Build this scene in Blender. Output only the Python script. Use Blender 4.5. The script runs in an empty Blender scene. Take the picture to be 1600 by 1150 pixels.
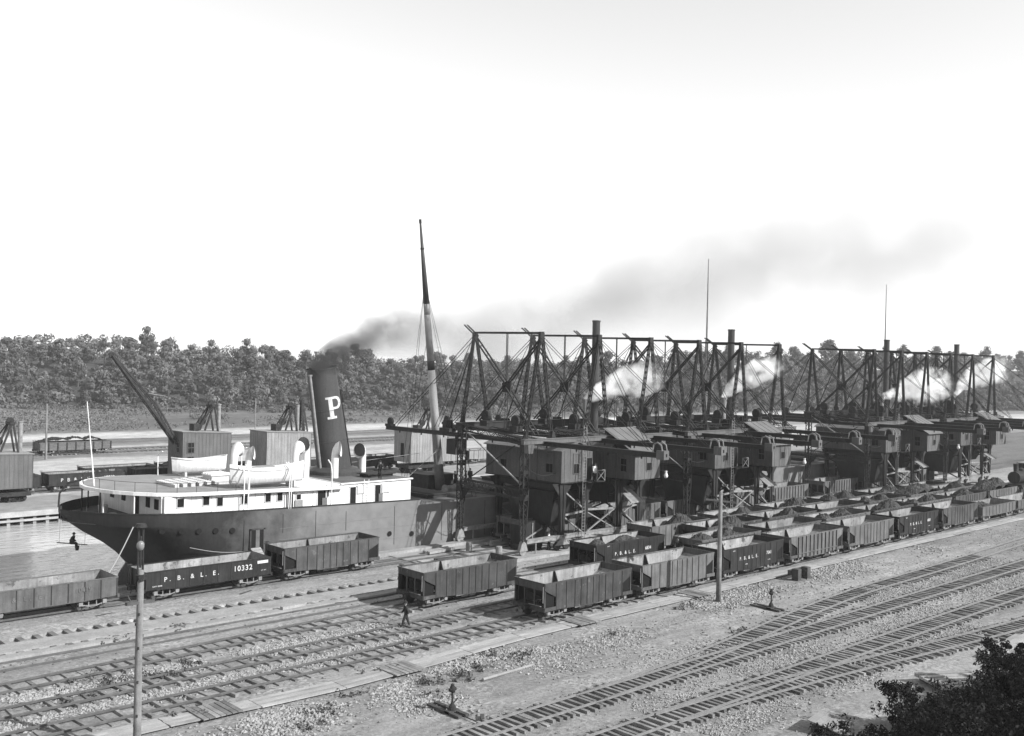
import bpy, math, random
import numpy as np
from mathutils import Vector, Matrix, noise as mnoise
random.seed(7)
rng = np.random.default_rng(7)
scene = bpy.context.scene
COL = scene.collection
R = math.radians

# ------------------------------------------------------------------ camera
F_PX, YAW, PITCH, ROLL, CAM_H = 1580.35, 0.81767, -0.005158, 0.021922, 17.335
fw = Vector((math.cos(YAW)*math.cos(PITCH), math.sin(YAW)*math.cos(PITCH), math.sin(PITCH)))
rt = Vector((math.sin(YAW), -math.cos(YAW), 0.0)); up = rt.cross(fw)
rt2 = rt*math.cos(ROLL) + up*math.sin(ROLL); up2 = up*math.cos(ROLL) - rt*math.sin(ROLL)
cd = bpy.data.cameras.new('camera'); cd.lens = 36.0*F_PX/1600.0; cd.sensor_width = 36.0
cd.clip_start = 0.5; cd.clip_end = 6000
camera = bpy.data.objects.new('camera', cd); COL.objects.link(camera)
camera.matrix_world = Matrix(((rt2.x, up2.x, -fw.x, 0), (rt2.y, up2.y, -fw.y, 0), (rt2.z, up2.z, -fw.z, CAM_H), (0, 0, 0, 1)))
scene.camera = camera

# ------------------------------------------------------------------ sky and sun (black-and-white plate: the sky in one channel)
SUN_EL = R(33); SUN_DIR = Vector((0.39, -0.92, 0)).normalized()*math.cos(SUN_EL) + Vector((0, 0, math.sin(SUN_EL)))
world = bpy.data.worlds.new('World'); scene.world = world; world.use_nodes = True
nt = world.node_tree; bg = nt.nodes['Background']
sky = nt.nodes.new('ShaderNodeTexSky'); sky.sky_type = 'NISHITA'; sky.sun_disc = False
sky.sun_elevation = SUN_EL; sky.sun_rotation = math.atan2(SUN_DIR.x, SUN_DIR.y)
sep = nt.nodes.new('ShaderNodeSeparateColor'); nt.links.new(sky.outputs[0], sep.inputs[0])
sky.air_density = 2.2; sky.dust_density = 0.0; sky.ozone_density = 0.0
nt.links.new(sep.outputs[1], bg.inputs[0]); bg.inputs[1].default_value = 0.128
sd = bpy.data.lights.new('sun', 'SUN'); sd.energy = 5.0; sd.angle = R(0.5); sd.color = (1, 1, 1)
sun = bpy.data.objects.new('sun', sd); COL.objects.link(sun)
sun.rotation_euler = SUN_DIR.to_track_quat('Z', 'Y').to_euler(); sun.location = (0, -60, 80)
vs = scene.view_settings; vs.view_transform = 'Standard'; vs.look = 'None'; vs.gamma = 1; vs.exposure = 0.68; vs.use_curve_mapping = False
scene.cycles.max_bounces = 6; scene.cycles.diffuse_bounces = 3; scene.cycles.glossy_bounces = 3; scene.cycles.transparent_max_bounces = 16
scene.cycles.volume_bounces = 4; scene.cycles.use_denoising = True
scene.cycles.volume_step_rate = 1.0; scene.cycles.volume_max_steps = 256

# ------------------------------------------------------------------ helpers
class MB:
    def __init__(s): s.v = []; s.f = []; s.m = []; s.cur = 0
    def face(s, idx): s.f.append(tuple(idx)); s.m.append(s.cur)
    def add(s, pts): b = len(s.v); s.v.extend([tuple(p) for p in pts]); return b
    def quad(s, *pts):
        b = s.add(pts); s.face(range(b, b+len(pts)))
    def hexa(s, p):
        b = s.add(p)
        for q in ((3,2,1,0),(4,5,6,7),(0,1,5,4),(1,2,6,5),(2,3,7,6),(3,0,4,7)): s.face([b+i for i in q])
    def box(s, x0, y0, z0, x1, y1, z1):
        s.hexa([(x0,y0,z0),(x1,y0,z0),(x1,y1,z0),(x0,y1,z0),(x0,y0,z1),(x1,y0,z1),(x1,y1,z1),(x0,y1,z1)])
    def bar(s, p, q, w, h=None, up=(0,0,1)):
        h = w if h is None else h
        p, q = Vector(p), Vector(q); d = (q-p).normalized(); u = Vector(up)
        if abs(d.dot(u)) > .97: u = Vector((0,1,0)) if abs(d.y) < .9 else Vector((1,0,0))
        a = d.cross(u).normalized(); b = a.cross(d); a = a*w/2; b = b*h/2
        s.hexa([p-a-b, p+a-b, p+a+b, p-a+b, q-a-b, q+a-b, q+a+b, q-a+b])
    def tube(s, p, q, r0, r1=None, n=8, caps=True):
        r1 = r0 if r1 is None else r1
        p, q = Vector(p), Vector(q); d = (q-p).normalized(); u = Vector((0,0,1)) if abs(d.z) < .9 else Vector((1,0,0))
        a = d.cross(u).normalized(); b = d.cross(a)
        A = s.add([p+(a*math.cos(t)+b*math.sin(t))*r0 for t in [6.28318*i/n for i in range(n)]])
        B = s.add([q+(a*math.cos(t)+b*math.sin(t))*r1 for t in [6.28318*i/n for i in range(n)]])
        for i in range(n): j = (i+1) % n; s.face((A+i, B+i, B+j, A+j))
        if caps: s.face([A+i for i in range(n)]); s.face([B+i for i in reversed(range(n))])
    def path(s, pts, r, n=6):
        for a, b in zip(pts, pts[1:]): s.tube(a, b, r, r, n)
    def prism(s, pts, d):
        n = len(pts); d = Vector(d); A = s.add(pts); B = s.add([Vector(p)+d for p in pts])
        s.face(range(A, A+n)); s.face(reversed(range(B, B+n)))
        for i in range(n): j = (i+1) % n; s.face((A+i, B+i, B+j, A+j))
    def loft(s, rings, closed=True, caps=True):
        n = len(rings[0]); bs = [s.add(r) for r in rings]
        for A, B in zip(bs, bs[1:]):
            for i in range(n if closed else n-1): j = (i+1) % n; s.face((A+i, A+j, B+j, B+i))
        if caps and closed: s.face([bs[0]+i for i in reversed(range(n))]); s.face([bs[-1]+i for i in range(n)])
    def lathe(s, c, prof, n=12):
        c = Vector(c)
        s.loft([[(c.x+r*math.cos(6.28318*i/n), c.y+r*math.sin(6.28318*i/n), c.z+z) for i in range(n)] for r, z in prof])
    def mesh(s, name, mats, smooth=False):
        me = bpy.data.meshes.new(name); me.from_pydata(s.v, [], s.f)
        for m in (mats if isinstance(mats, (list, tuple)) else [mats]): me.materials.append(m)
        if any(s.m): me.polygons.foreach_set('material_index', s.m)
        if smooth: me.polygons.foreach_set('use_smooth', [True]*len(me.polygons))
        me.update(); return me
    def build(s, name, mats, parent=None, smooth=False):
        return link(name, s.mesh(name, mats, smooth), parent)

def link(name, data, parent=None, loc=None):
    o = bpy.data.objects.new(name, data); COL.objects.link(o)
    if parent is not None: o.parent = parent
    if loc is not None: o.location = loc
    return o
def tag(o, label=None, cat=None, group=None, kind=None):
    if label: o['label'] = label
    if cat: o['category'] = cat
    if group: o['group'] = group
    if kind: o['kind'] = kind
    return o
def thing(name, label, cat, loc=(0,0,0), rz=0, group=None, kind=None):
    o = bpy.data.objects.new(name, None); COL.objects.link(o); o.location = loc; o.rotation_euler = (0,0,rz); o.empty_display_size = .3
    return tag(o, label, cat, group, kind)
def dup(root, loc=None, rz=None, label=None, skip=()):
    def cp(o, par):
        c = o.copy(); COL.objects.link(c)
        if par is not None: c.parent = par
        for ch in kids.get(o.name, ()):
            if ch.name.split('.')[0] not in skip: cp(ch, c)
        return c
    kids = {}
    def scan(o):
        kids[o.name] = list(o.children)
        for ch in o.children: scan(ch)
    scan(root); r = cp(root, None)
    if loc is not None: r.location = loc
    if rz is not None: r.rotation_euler = (0,0,rz)
    if label: r['label'] = label
    return r

# ------------------------------------------------------------------ materials (all neutral greys: the place as the plate saw it)
def N(nt, t, **kw):
    n = nt.nodes.new('ShaderNode'+t)
    for k, v in kw.items(): setattr(n, k, v)
    return n
def mat(name, v, var=.25, scale=1.5, rough=.75, bump=.0, bscale=25, streak=0.0, rnd=0.0, spec=.12, fine=.12, metal=0.0, spots=None, world=False, stern_shade=None):
    m = bpy.data.materials.new(name); m.use_nodes = True; nt = m.node_tree; L = nt.links.new
    b = nt.nodes['Principled BSDF']; b.inputs['Roughness'].default_value = rough; b.inputs['Specular IOR Level'].default_value = spec
    b.inputs['Metallic'].default_value = metal
    tc = N(nt, 'TexCoord'); oi = N(nt, 'ObjectInfo')
    if world: src = N(nt, 'NewGeometry').outputs['Position']
    else:
        off = N(nt, 'VectorMath', operation='SCALE'); cx = N(nt, 'CombineXYZ')
        for i in range(3): L(oi.outputs['Random'], cx.inputs[i])
        L(cx.outputs[0], off.inputs[0]); off.inputs['Scale'].default_value = 37.0
        ad = N(nt, 'VectorMath', operation='ADD'); L(tc.outputs['Object'], ad.inputs[0]); L(off.outputs[0], ad.inputs[1]); src = ad.outputs[0]
    def noise(sc, det=5, rough=.6, vec=None):
        n = N(nt, 'TexNoise'); n.inputs['Scale'].default_value = sc; n.inputs['Detail'].default_value = det; n.inputs['Roughness'].default_value = rough
        L(vec or src, n.inputs['Vector']); return n.outputs['Fac']
    def mr(x, lo, hi, a=.3, z=.7):
        n = N(nt, 'MapRange'); L(x, n.inputs[0]); n.inputs[1].default_value = a; n.inputs[2].default_value = z; n.inputs[3].default_value = lo; n.inputs[4].default_value = hi
        return n.outputs[0]
    def mul(a, c):
        n = N(nt, 'Math', operation='MULTIPLY'); L(a, n.inputs[0])
        if isinstance(c, (int, float)): n.inputs[1].default_value = c
        else: L(c, n.inputs[1])
        return n.outputs[0]
    c = mr(noise(scale), v*(1-var), v*(1+var))
    if fine: c = mul(c, mr(noise(scale*14, 3), 1-fine, 1+fine))
    if streak:
        mp = N(nt, 'VectorMath', operation='MULTIPLY'); L(src, mp.inputs[0]); mp.inputs[1].default_value = (5, 5, .28)
        c = mul(c, mr(noise(1.0, 4, .65, mp.outputs[0]), 1-streak, 1+streak))
    if rnd: c = mul(c, mr(oi.outputs['Random'], 1-rnd, 1+rnd, 0, 1))
    if spots:   # (scale, threshold, value): worn or stained patches
        f = mr(noise(spots[0], 6, .7), 0, 1, spots[1], spots[1]+.06); mx = N(nt, 'Mix'); mx.data_type = 'FLOAT'
        L(f, mx.inputs[0]); L(c, mx.inputs[2]); mx.inputs[3].default_value = spots[2]; c = mx.outputs[0]
    if stern_shade:   # stern shade put into the colour: dark aft, weathered grey forward (object x)
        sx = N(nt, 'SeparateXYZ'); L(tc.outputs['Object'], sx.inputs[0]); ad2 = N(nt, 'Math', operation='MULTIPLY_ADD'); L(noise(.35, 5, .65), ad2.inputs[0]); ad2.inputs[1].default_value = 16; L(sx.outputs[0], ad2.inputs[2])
        f = mr(ad2.outputs[0], 0, 1, stern_shade[0]+8, stern_shade[1]+8); mx = N(nt, 'Mix'); mx.data_type = 'FLOAT'; L(f, mx.inputs[0]); L(c, mx.inputs[2]); L(mul(mr(noise(.9, 5), .85, 1.15), stern_shade[2]), mx.inputs[3]); c = mx.outputs[0]
    L(c, b.inputs['Base Color'])
    if bump:
        bp = N(nt, 'Bump'); bp.inputs['Strength'].default_value = bump; bp.inputs['Distance'].default_value = .05
        L(noise(bscale, 4), bp.inputs['Height']); L(bp.outputs[0], b.inputs['Normal'])
    return m
def flat(name, v, rough=.6, emit=0):
    m = bpy.data.materials.new(name); m.use_nodes = True; b = m.node_tree.nodes['Principled BSDF']
    b.inputs['Base Color'].default_value = (v, v, v, 1); b.inputs['Roughness'].default_value = rough; b.inputs['Specular IOR Level'].default_value = .08 if v < .05 else .3
    return m
M = dict(
    tie=mat('tie_wood', .165, .4, 1.2, .9, .5, 18, rnd=.3), rail=mat('rail_steel', .22, .2, 2, .45, spec=.5, metal=.3), railr=mat('rusty_rail', .10, .25, 2, .6),
    plank=mat('plank_wood', .27, .2, .8, .85, .3, 14, rnd=.16), darkwood=mat('dark_timber', .06, .35, 1.5, .9, .4),
    pole=mat('pole_wood', .16, .25, 1.5, .85, .4, 12, streak=.25), conc=mat('concrete', .24, .2, .7, .9, .3, 9, streak=.12),
    car=mat('car_paint', .054, .3, .9, .62, .45, 2.2, streak=.28, rnd=.22, spots=(1.6, .62, .105)),
    carl=mat('car_paint_pale', .092, .25, .9, .7, .45, 2.2, streak=.25, rnd=.15, spots=(1.4, .66, .13)),
    card=mat('car_paint_dark', .024, .25, .9, .55, .4, 2.2, streak=.3, rnd=.1),
    carin=mat('car_inside', .20, .35, .9, .85, .25, 9, streak=.2, rnd=.15, spots=(1.3, .58, .075)),
    iron=mat('truck_iron', .028, .35, 2, .7, .2), wheel=mat('wheel_iron', .05, .3, 3, .55),
    dusty=mat('dusty_truck_iron', .19, .3, 3, .7), steel=mat('gantry_steel', .024, .3, .8, .6, .1, 16, streak=.2, spots=(2.2, .68, .09)),
    siding=mat('house_siding', .090, .16, .5, .7, .1, 10, streak=.16, rnd=.1), roof=mat('metal_roof', .115, .15, .6, .6, .1, 8, streak=.1),
    glass=flat('window_dark', .008, .6), white=mat('white_paint', .60, .10, .6, .55, .08, 6, streak=.14, fine=.05),
    offwhite=mat('dulled_white_paint', .42, .12, .8, .6, .05, 10, streak=.1), letter=mat('letter_white', .42, .25, 3, fine=.3),
    letterd=mat('faded_letter', .11, .3, 3), hull=mat('hull_paint', .023, .25, .3, .6, .25, 1.6, streak=.14, stern_shade=(11, 21, .145)),
    deck=mat('deck_grey', .20, .15, .5, .75, .1), deckd=mat('deck_dark', .105, .3, .5, .8, .1), funnel=mat('funnel_paint', .050, .12, .5, .45, streak=.12),
    black=flat('flat_black', .012, .8), rope=flat('rope', .25, .9), ore=mat('ore', .050, .5, 1.6, .95, 1.0, 9, fine=.6), coal=mat('coal', .02, .4, 2, .8, .8, 14),
    stone=mat('stone', .235, .4, 3, .95, 0, fine=.3), wharf=mat('wharf_wood', .22, .25, .5, .9, .3, 10), mast=mat('mast_white', .30, .1, .6, .5, streak=.1),
    skin=flat('skin', .22), cloth=flat('dark_clothes', .03, .9), shirt=flat('pale_shirt', .5, .9), corr=mat('corrugated_siding', .20, .15, .5, .7, streak=.25))
# ------------------------------------------------------------------ land and water
def n2(x, y, s, o=0): return mnoise.noise((x*s, y*s, o))
def ss(a, b, t): t = min(1, max(0, (t-a)/(b-a))); return t*t*(3-2*t)
def gz(x, y):
    z = -.245 + .045*n2(x, y, .35) + .02*n2(x, y, 1.3)
    z += .10*math.exp(-((y-43.2)/1.2)**2)*max(0, .5+n2(x, y, .15, 3))
    if x < 60 and 46.4 < y < 58: z += .012+.06*n2(x, y, .25, 8)
    if 26 < y < 41.5: z -= .02-.05*n2(x, y, .2, 7)
    if y < 25: z += .40*max(0, 24.5-y)*ss(25, 18, y) + .5*n2(x, y, .22, 5)*ss(24, 16, y)
    return min(z, 13.5)
def sheet(name, xs, ys, zf, m, smooth=True):
    me = bpy.data.meshes.new(name); nx, ny = len(xs), len(ys)
    vs_ = [(x, y, zf(x, y)) for y in ys for x in xs]
    fs = [(j*nx+i, j*nx+i+1, (j+1)*nx+i+1, (j+1)*nx+i) for j in range(ny-1) for i in range(nx-1)]
    me.from_pydata(vs_, [], fs); me.materials.append(m)
    if smooth: me.polygons.foreach_set('use_smooth', [True]*len(fs))
    return tag(link(name, me), kind='structure')
def ground_mat(name, v, bands=None):
    m = bpy.data.materials.new(name); m.use_nodes = True; nt = m.node_tree; L = nt.links.new
    b = nt.nodes['Principled BSDF']; b.inputs['Roughness'].default_value = .95; b.inputs['Specular IOR Level'].default_value = .15
    P = N(nt, 'NewGeometry').outputs['Position']
    def noise(s, d=5, r=.6, vec=None):
        n = N(nt, 'TexNoise'); n.inputs['Scale'].default_value = s; n.inputs['Detail'].default_value = d; n.inputs['Roughness'].default_value = r; L(vec or P, n.inputs['Vector']); return n.outputs['Fac']
    def mr(x, lo, hi, a=.3, z=.7):
        n = N(nt, 'MapRange'); L(x, n.inputs[0])
        for i, k in enumerate((a, z, lo, hi)): n.inputs[i+1].default_value = k
        return n.outputs[0]
    def op(o, a, c):
        n = N(nt, 'Math', operation=o)
        for i, k in enumerate((a, c)):
            if isinstance(k, (int, float)): n.inputs[i].default_value = k
            else: L(k, n.inputs[i])
        return n.outputs[0]
    along = N(nt, 'VectorMath', operation='MULTIPLY'); L(P, along.inputs[0]); along.inputs[1].default_value = (.22, 1, 1)
    ruts = N(nt, 'VectorMath', operation='MULTIPLY'); L(P, ruts.inputs[0]); ruts.inputs[1].default_value = (.07, 1, 1)
    if bands:
        sx = N(nt, 'SeparateXYZ'); L(P, sx.inputs[0])
        w = op('ADD', sx.outputs[1], op('ADD', op('MULTIPLY', op('SUBTRACT', noise(.25, 4, .6, along.outputs[0]), .5), 9), op('MULTIPLY', op('SUBTRACT', noise(.045, 3, .6), .5), 14)))
        t = mr(w, 0, 1, 110, 330); cr = N(nt, 'ValToRGB'); L(t, cr.inputs[0]); e = cr.color_ramp.elements
        while len(e) > 1: e.remove(e[-1])
        for i, (y, c) in enumerate(bands):
            k = e[0] if i == 0 else e.new(max(0, min(1, (y-110)/220))); k.position = max(0, min(1, (y-110)/220)); k.color = (c, c, c, 1)
        sp = N(nt, 'SeparateColor'); L(cr.outputs[0], sp.inputs[0]); c = sp.outputs[0]
        c = op('MULTIPLY', op('MULTIPLY', c, mr(noise(.06, 6, .65, along.outputs[0]), .68, 1.3)), mr(noise(.45, 5, .7), .72, 1.28))
    else:
        c = op('MULTIPLY', mr(noise(.09, 5, .6, along.outputs[0]), v*.72, v*1.25), mr(noise(.55, 5), .84, 1.16))
        vo = N(nt, 'TexVoronoi'); vo.inputs['Scale'].default_value = 5.5; L(P, vo.inputs['Vector'])
        sc = N(nt, 'SeparateColor'); L(vo.outputs['Color'], sc.inputs[0])
        peb = mr(noise(.35, 3), .12, .75, .42, .62)
        c = op('MULTIPLY', c, op('ADD', 1, op('MULTIPLY', op('SUBTRACT', sc.outputs[0], .5), peb)))
        oil = mr(noise(.16, 5, .65, along.outputs[0]), 1, .62, .53, .66); c = op('MULTIPLY', op('MULTIPLY', c, oil), mr(noise(1.6, 4, .6, ruts.outputs[0]), .84, 1.14))
    c = op('MULTIPLY', c, mr(noise(6, 4, .7), .72, 1.28))
    L(c, b.inputs['Base Color'])
    bp = N(nt, 'Bump'); bp.inputs['Strength'].default_value = .55; bp.inputs['Distance'].default_value = .08
    L(op('ADD', noise(3.2, 5, .7), op('MULTIPLY', noise(14, 2), .5)), bp.inputs['Height']); L(bp.outputs[0], b.inputs['Normal'])
    return m
g_yard = ground_mat('yard_dirt', .215)
xs = [-700, -400, -250, -150, -90, -60, -40, -28, -18, -10]+[-4+.9*i for i in range(150)]+[134, 142, 152, 165, 180, 200, 240, 300, 400, 600, 900, 1500, 2600]
ys = [-160, -80, -40, -20, -8, 0, 6, 10, 13, 15.5, 17.5, 19, 20.5, 22]+[23+.85*i for i in range(60)]+[74.35]
sheet('yard_ground', xs, ys, gz, g_yard)
g_far = ground_mat('far_bank_ground', .2, [(110, .20), (126, .20), (129, .30), (146, .42), (151, .37), (171, .32), (174, .17), (188, .20), (190, .28), (194, .24), (196, .15), (210, .20), (213, .42), (226, .34), (230, .16), (245, .12), (262, .105), (290, .125), (330, .11)])
def fz(x, y): return -.3+.12*n2(x, y, .1)*ss(130, 160, y)
fx = [-900, -500, -250, -100, -40, 0]+[20+7*i for i in range(40)]+[320, 380, 460, 600, 900, 1500, 2600]
fy = [118, 124, 130]+[136+6*i for i in range(28)]+[330, 380, 460, 620, 900, 1500, 2600]
sheet('far_bank', fx, fy, fz, g_far)
sheet('slip_end_ground', [182, 200, 230, 280, 350, 460, 600, 900, 1500, 2600], [74.35, 80, 88, 98, 108, 118], lambda x, y: -.31+.05*n2(x, y, .1), ground_mat('slip_end_dirt', .115))
# water of the slip
wm = bpy.data.materials.new('slip_water'); wm.use_nodes = True; nt = wm.node_tree; b = nt.nodes['Principled BSDF']
b.inputs['Base Color'].default_value = (.36, .36, .36, 1); b.inputs['Roughness'].default_value = .14; b.inputs['IOR'].default_value = 1.5
P = N(nt, 'NewGeometry'); vm = N(nt, 'VectorMath', operation='MULTIPLY'); nt.links.new(P.outputs['Position'], vm.inputs[0]); vm.inputs[1].default_value = (.35, .8, 1)
nn = N(nt, 'TexNoise'); nn.inputs['Scale'].default_value = 1.3; nn.inputs['Detail'].default_value = 4; nt.links.new(vm.outputs[0], nn.inputs['Vector'])
bp = N(nt, 'Bump'); bp.inputs['Strength'].default_value = .8; bp.inputs['Distance'].default_value = .2; nt.links.new(nn.outputs[0], bp.inputs['Height']); nt.links.new(bp.outputs[0], b.inputs['Normal'])
sheet('slip_water', [-700, -100, 0, 60, 120, 182], [74.35, 90, 105, 118], lambda x, y: -1.55, wm)
# quay walls
q = MB(); q.box(-700, 74.36, -3, 182, 74.7, .0); tag(q.build('near_quay_wall', M['conc']), kind='structure')
q = MB(); q.box(181.6, 74.72, -3, 182.0, 118, -.05); tag(q.build('slip_end_wall', M['conc']), kind='structure')
q = MB(); q.box(-700, 119.4, -3, 181.5, 119.8, -.31); tag(q.build('far_quay_wall', M['darkwood']), kind='structure')

# far timber wharf on piles
w = thing('timber_wharf', 'long timber wharf on square piles along the far side of the slip', 'wharf', (0, 118, 0))
d = MB(); d.box(-60, -1.2, -.35, 181, 10, .0); d.build('wharf_deck', M['wharf'], w)
d = MB(); d.box(-60, -1.42, -.62, 181, -1.22, -.05); d.build('cap_beam', M['plank'], w)
d = MB(); d.box(-60, -1.30, -1.15, 181, -1.10, -.92); d.build('wale_beam', M['plank'], w)
pm = MB(); pm.box(-.17, -.17, -2.6, .17, .17, -.36); pm = pm.mesh('pile', M['wharf'])
for i in range(90): link('pile', pm, w, (-20+1.35*i, -.95, 0))

# ------------------------------------------------------------------ railway tracks
tie_meshes = []
for i in range(5):
    t = MB(); l = 1.22+random.uniform(-.06, .08); wd = .11+random.uniform(-.015, .015)
    t.hexa([(-wd,-l,-.16),(wd,-l,-.16),(wd,l,-.16),(-wd,l,-.16),(-wd*.96,-l+.01,.0),(wd*.96,-l-.01,.0),(wd*.95,l,-.005),(-wd*.97,l+.01,0)])
    tie_meshes.append(t.mesh('tie', M['tie']))
def curve_y(pts):
    def f(x):
        if x <= pts[0][0]: return pts[0][1]
        for (a, ya), (b_, yb) in zip(pts, pts[1:]):
            if x <= b_: return ya+(yb-ya)*ss(a, b_, x)
        return pts[-1][1]
    return f
def track(pts, x0, x1, tie0=None, tie1=None, sp=.55, jit=.05, lift=0, step=4.0, bury=0, rm='railr'):
    f = curve_y(pts); t = bpy.data.objects.new('railway_track', None); COL.objects.link(t); tag(t, kind='structure')
    xs_ = [x0+step*i for i in range(int((x1-x0)/step)+1)]
    for s in (-.7175, .7175):
        r = MB()
        for w_, za, zb in ((.075, -.035, 0), (.03, -.085, -.035), (.11, -.10, -.085)):
            ring = []
            for x in xs_:
                y = f(x)+s; ring.append([(x, y-w_/2, za+lift), (x, y+w_/2, za+lift), (x, y+w_/2, zb+lift), (x, y-w_/2, zb+lift)])
            r.loft(ring)
        r.build('rail', M[rm], t)
    if tie0 is not None:
        x = tie0; k = 0
        while x < tie1 and k < 298:
            o = link('tie', random.choice(tie_meshes), t, (x, f(x)+random.uniform(-.12, .12), -.10-bury+random.choice((random.uniform(-.035, .010), random.uniform(-.035, .010), random.uniform(-.09, -.02)))+lift))
            sl = (f(x+.5)-f(x-.5)); o.rotation_euler = (random.uniform(-.02, .02), 0, math.atan(sl)+random.uniform(-jit, jit))
            x += sp*random.uniform(.85, 1.15); k += 1
    return t
TD = [(0, 35.5), (200, 35.1)]
track(TD, 14, 420, 24, 112, .50, .03, rm='rail')
track([(38, 35.45), (80, 39.3), (130, 40.6), (400, 41)], 39, 400, 52, 100, .62, .03, bury=.03, rm='rail')
track([(0, 31.4), (50, 30.95), (100, 30.7)], 14, 420, 26, 98, .52, .03, rm='rail')
track([(36, 31.0), (85, 26.2), (150, 22), (400, 22)], 40, 140, 46, 92, .55, .03, rm='rail')
track([(8, 48.2), (46, 49.33)], -60, 400, 8, 60, .92, .06)
track([(8, 51.85), (60, 53.1)], -60, 400, 8, 72, .90, .07)
track([(8, 55.6), (44, 57.0)], -60, 400, 8, 45, .93, .07)
track([(8, 60.0), (60, 60.35)], -60, 400, None, None, lift=-.12)
track([(0, 70.65), (60, 70.65)], -60, 178, None, None, lift=-.09 if False else 0.0)
# crane runway strip with tie ends showing on both sides, and the dock platform under the machines
rs = bpy.data.objects.new('crane_runway', None); COL.objects.link(rs); tag(rs, kind='structure')
s_ = MB(); s_.box(-60, 62.2, -.3, 54.0, 64.15, -.03); s_.build('runway_beam', M['conc'], rs)
s_ = MB(); s_.box(-60, 65.30, -.3, 54.0, 68.4, -.065); s_.build('dirt_fill', g_yard, rs)
s_ = MB(); s_.box(-60, 61.15, -.3, 54.0, 61.92, -.06); s_.build('runway_edge', M['conc'], rs)
tm = MB(); tm.box(-.17, -2.15, -.25, .17, 1.6, -.05); tm = tm.mesh('sleeper', M['tie'])
for i in range(52): link('sleeper', tm, rs, (6.5+.93*i+random.uniform(-.08, .08), 63.9+random.uniform(-.12, .12), random.uniform(-.03, .0)))
dp = bpy.data.objects.new('dock_platform', None); COL.objects.link(dp); tag(dp, kind='structure')
s_ = MB(); s_.box(54.1, 66.2, -.35, 181, 74.34, -.165); s_.build('platform_base', M['conc'], dp)
s_ = MB(); s_.box(60.2, 64.4, -.35, 181, 66.18, .03); s_.build('runway_wall', M['conc'], dp)
s_ = MB(); s_.box(54.2, 66.2, -.16, 60.18, 66.7, .22); s_.build('curb_wall', M['conc'], dp)
s_ = MB(); s_.box(40, 73.3, -.3, 181, 74.3, .10); s_.build('quay_coping', M['conc'], dp)
for i in range(60):
    s_ = MB(); x = 54.4+i*1.02; s_.box(x, 66.75, -.16, x+.94, 69.6, -.08+random.uniform(-.02, .02)); s_.build('plank', M['plank'], dp)
# plank walkway along the front track
wk = bpy.data.objects.new('plank_walkway', None); COL.objects.link(wk); tag(wk, kind='structure')
wf = curve_y([(18, 46.1), (30, 45.5), (48, 46.6), (84, 47.0)])
x = 12.0
while x < 128:
    l = random.uniform(4.2, 5.2)
    for k in range(5):
        y0, y1 = wf(x)-.68+.28*k, wf(x+l)-.68+.28*k; z = -.08+random.uniform(-.012, .012); a = x+random.uniform(0, .05); e = x+l-.03
        s_ = MB(); s_.hexa([(a,y0,z-.06),(e,y1,z-.06),(e,y1+.265,z-.06),(a,y0+.265,z-.06),(a,y0,z),(e,y1,z),(e,y1+.265,z),(a,y0+.265,z)])
        s_.build('plank', M['plank'], wk)
    x += l
for xc in (22.5, 33.7, 49.6, 62.7):      # short cross-planked crossings in the walkway
    for k in range(7):
        s_ = MB(); s_.box(xc+.3*k, wf(xc)-.95, -.07, xc+.3*k+.26, wf(xc)+1.0, -.02+random.uniform(-.015, .015)); s_.build('cross_plank', M['tie'], wk)
# ------------------------------------------------------------------ loose stones, weeds (nobody could count them)
def stones(name, n, fn, smin, smax, m):
    V_, F_ = [], []; base = np.array([(1,0,0),(-1,0,0),(0,1,0),(0,-1,0),(0,0,1),(0,0,-1)], float)
    tri = [(0,2,4),(2,1,4),(1,3,4),(3,0,4),(2,0,5),(1,2,5),(3,1,5),(0,3,5)]
    for _ in range(n):
        x, y = fn(); s = smin+(smax-smin)*random.random()**2.2
        a = random.random()*6.28; c, d = math.cos(a), math.sin(a); sc = s*rng.uniform(.55, 1.25, (6, 1)); p = base*sc*np.array([1.15, .85, .75])
        q = np.stack([p[:,0]*c-p[:,1]*d+x, p[:,0]*d+p[:,1]*c+y, p[:,2]+gz(x, y)+s*.25], 1); b = len(V_)
        V_.extend(map(tuple, q)); F_.extend([(b+i, b+j, b+k) for i, j, k in tri])
    me = bpy.data.meshes.new(name); me.from_pydata(V_, [], F_); me.materials.append(m); return tag(link(name, me), kind='stuff')
def band(x0, x1, yc, w, clump=.0, sc=.12):
    def f():
        while True:
            x = random.uniform(x0, x1); y = (yc(x) if callable(yc) else yc)+random.gauss(0, w)
            if n2(x, y, sc, 9)+random.uniform(-.25, .25) > clump: return x, y
    return f
wkf = curve_y([(18, 45.1), (30, 44.4), (48, 45.5), (84, 46.0)])
stones('broken_stone', 4600, band(16, 44, lambda x: wkf(x)-1.2, .8, .12, .25), .03, .15, M['stone'])
stones('broken_stone', 3200, band(19, 52, lambda x: wkf(x)-3.6, 1.3, .2, .2), .03, .14, M['stone'])
stones('broken_stone', 5000, band(16, 130, 42.5, 2.6, .05, .3), .02, .07, M['stone'])
stones('broken_stone', 3600, band(60, 100, lambda x: 44.3+.012*(x-60), 1.1, .0), .05, .17, M['stone'])
stones('ballast', 3500, band(13, 42, 50.2, .6, .0, .3), .05, .13, M['stone'])
stones('ballast', 4200, band(10, 40, 53.8, .6, .0, .3), .05, .14, M['stone'])
stones('ballast', 7000, band(40, 120, 33.2, .75, -.05), .04, .11, M['stone'])
stones('ballast', 5000, band(44, 115, 37.6, .9, .1), .04, .11, M['stone'])
stones('ballast', 4200, band(40, 105, 28.7, .7, .0), .04, .12, M['stone'])
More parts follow.
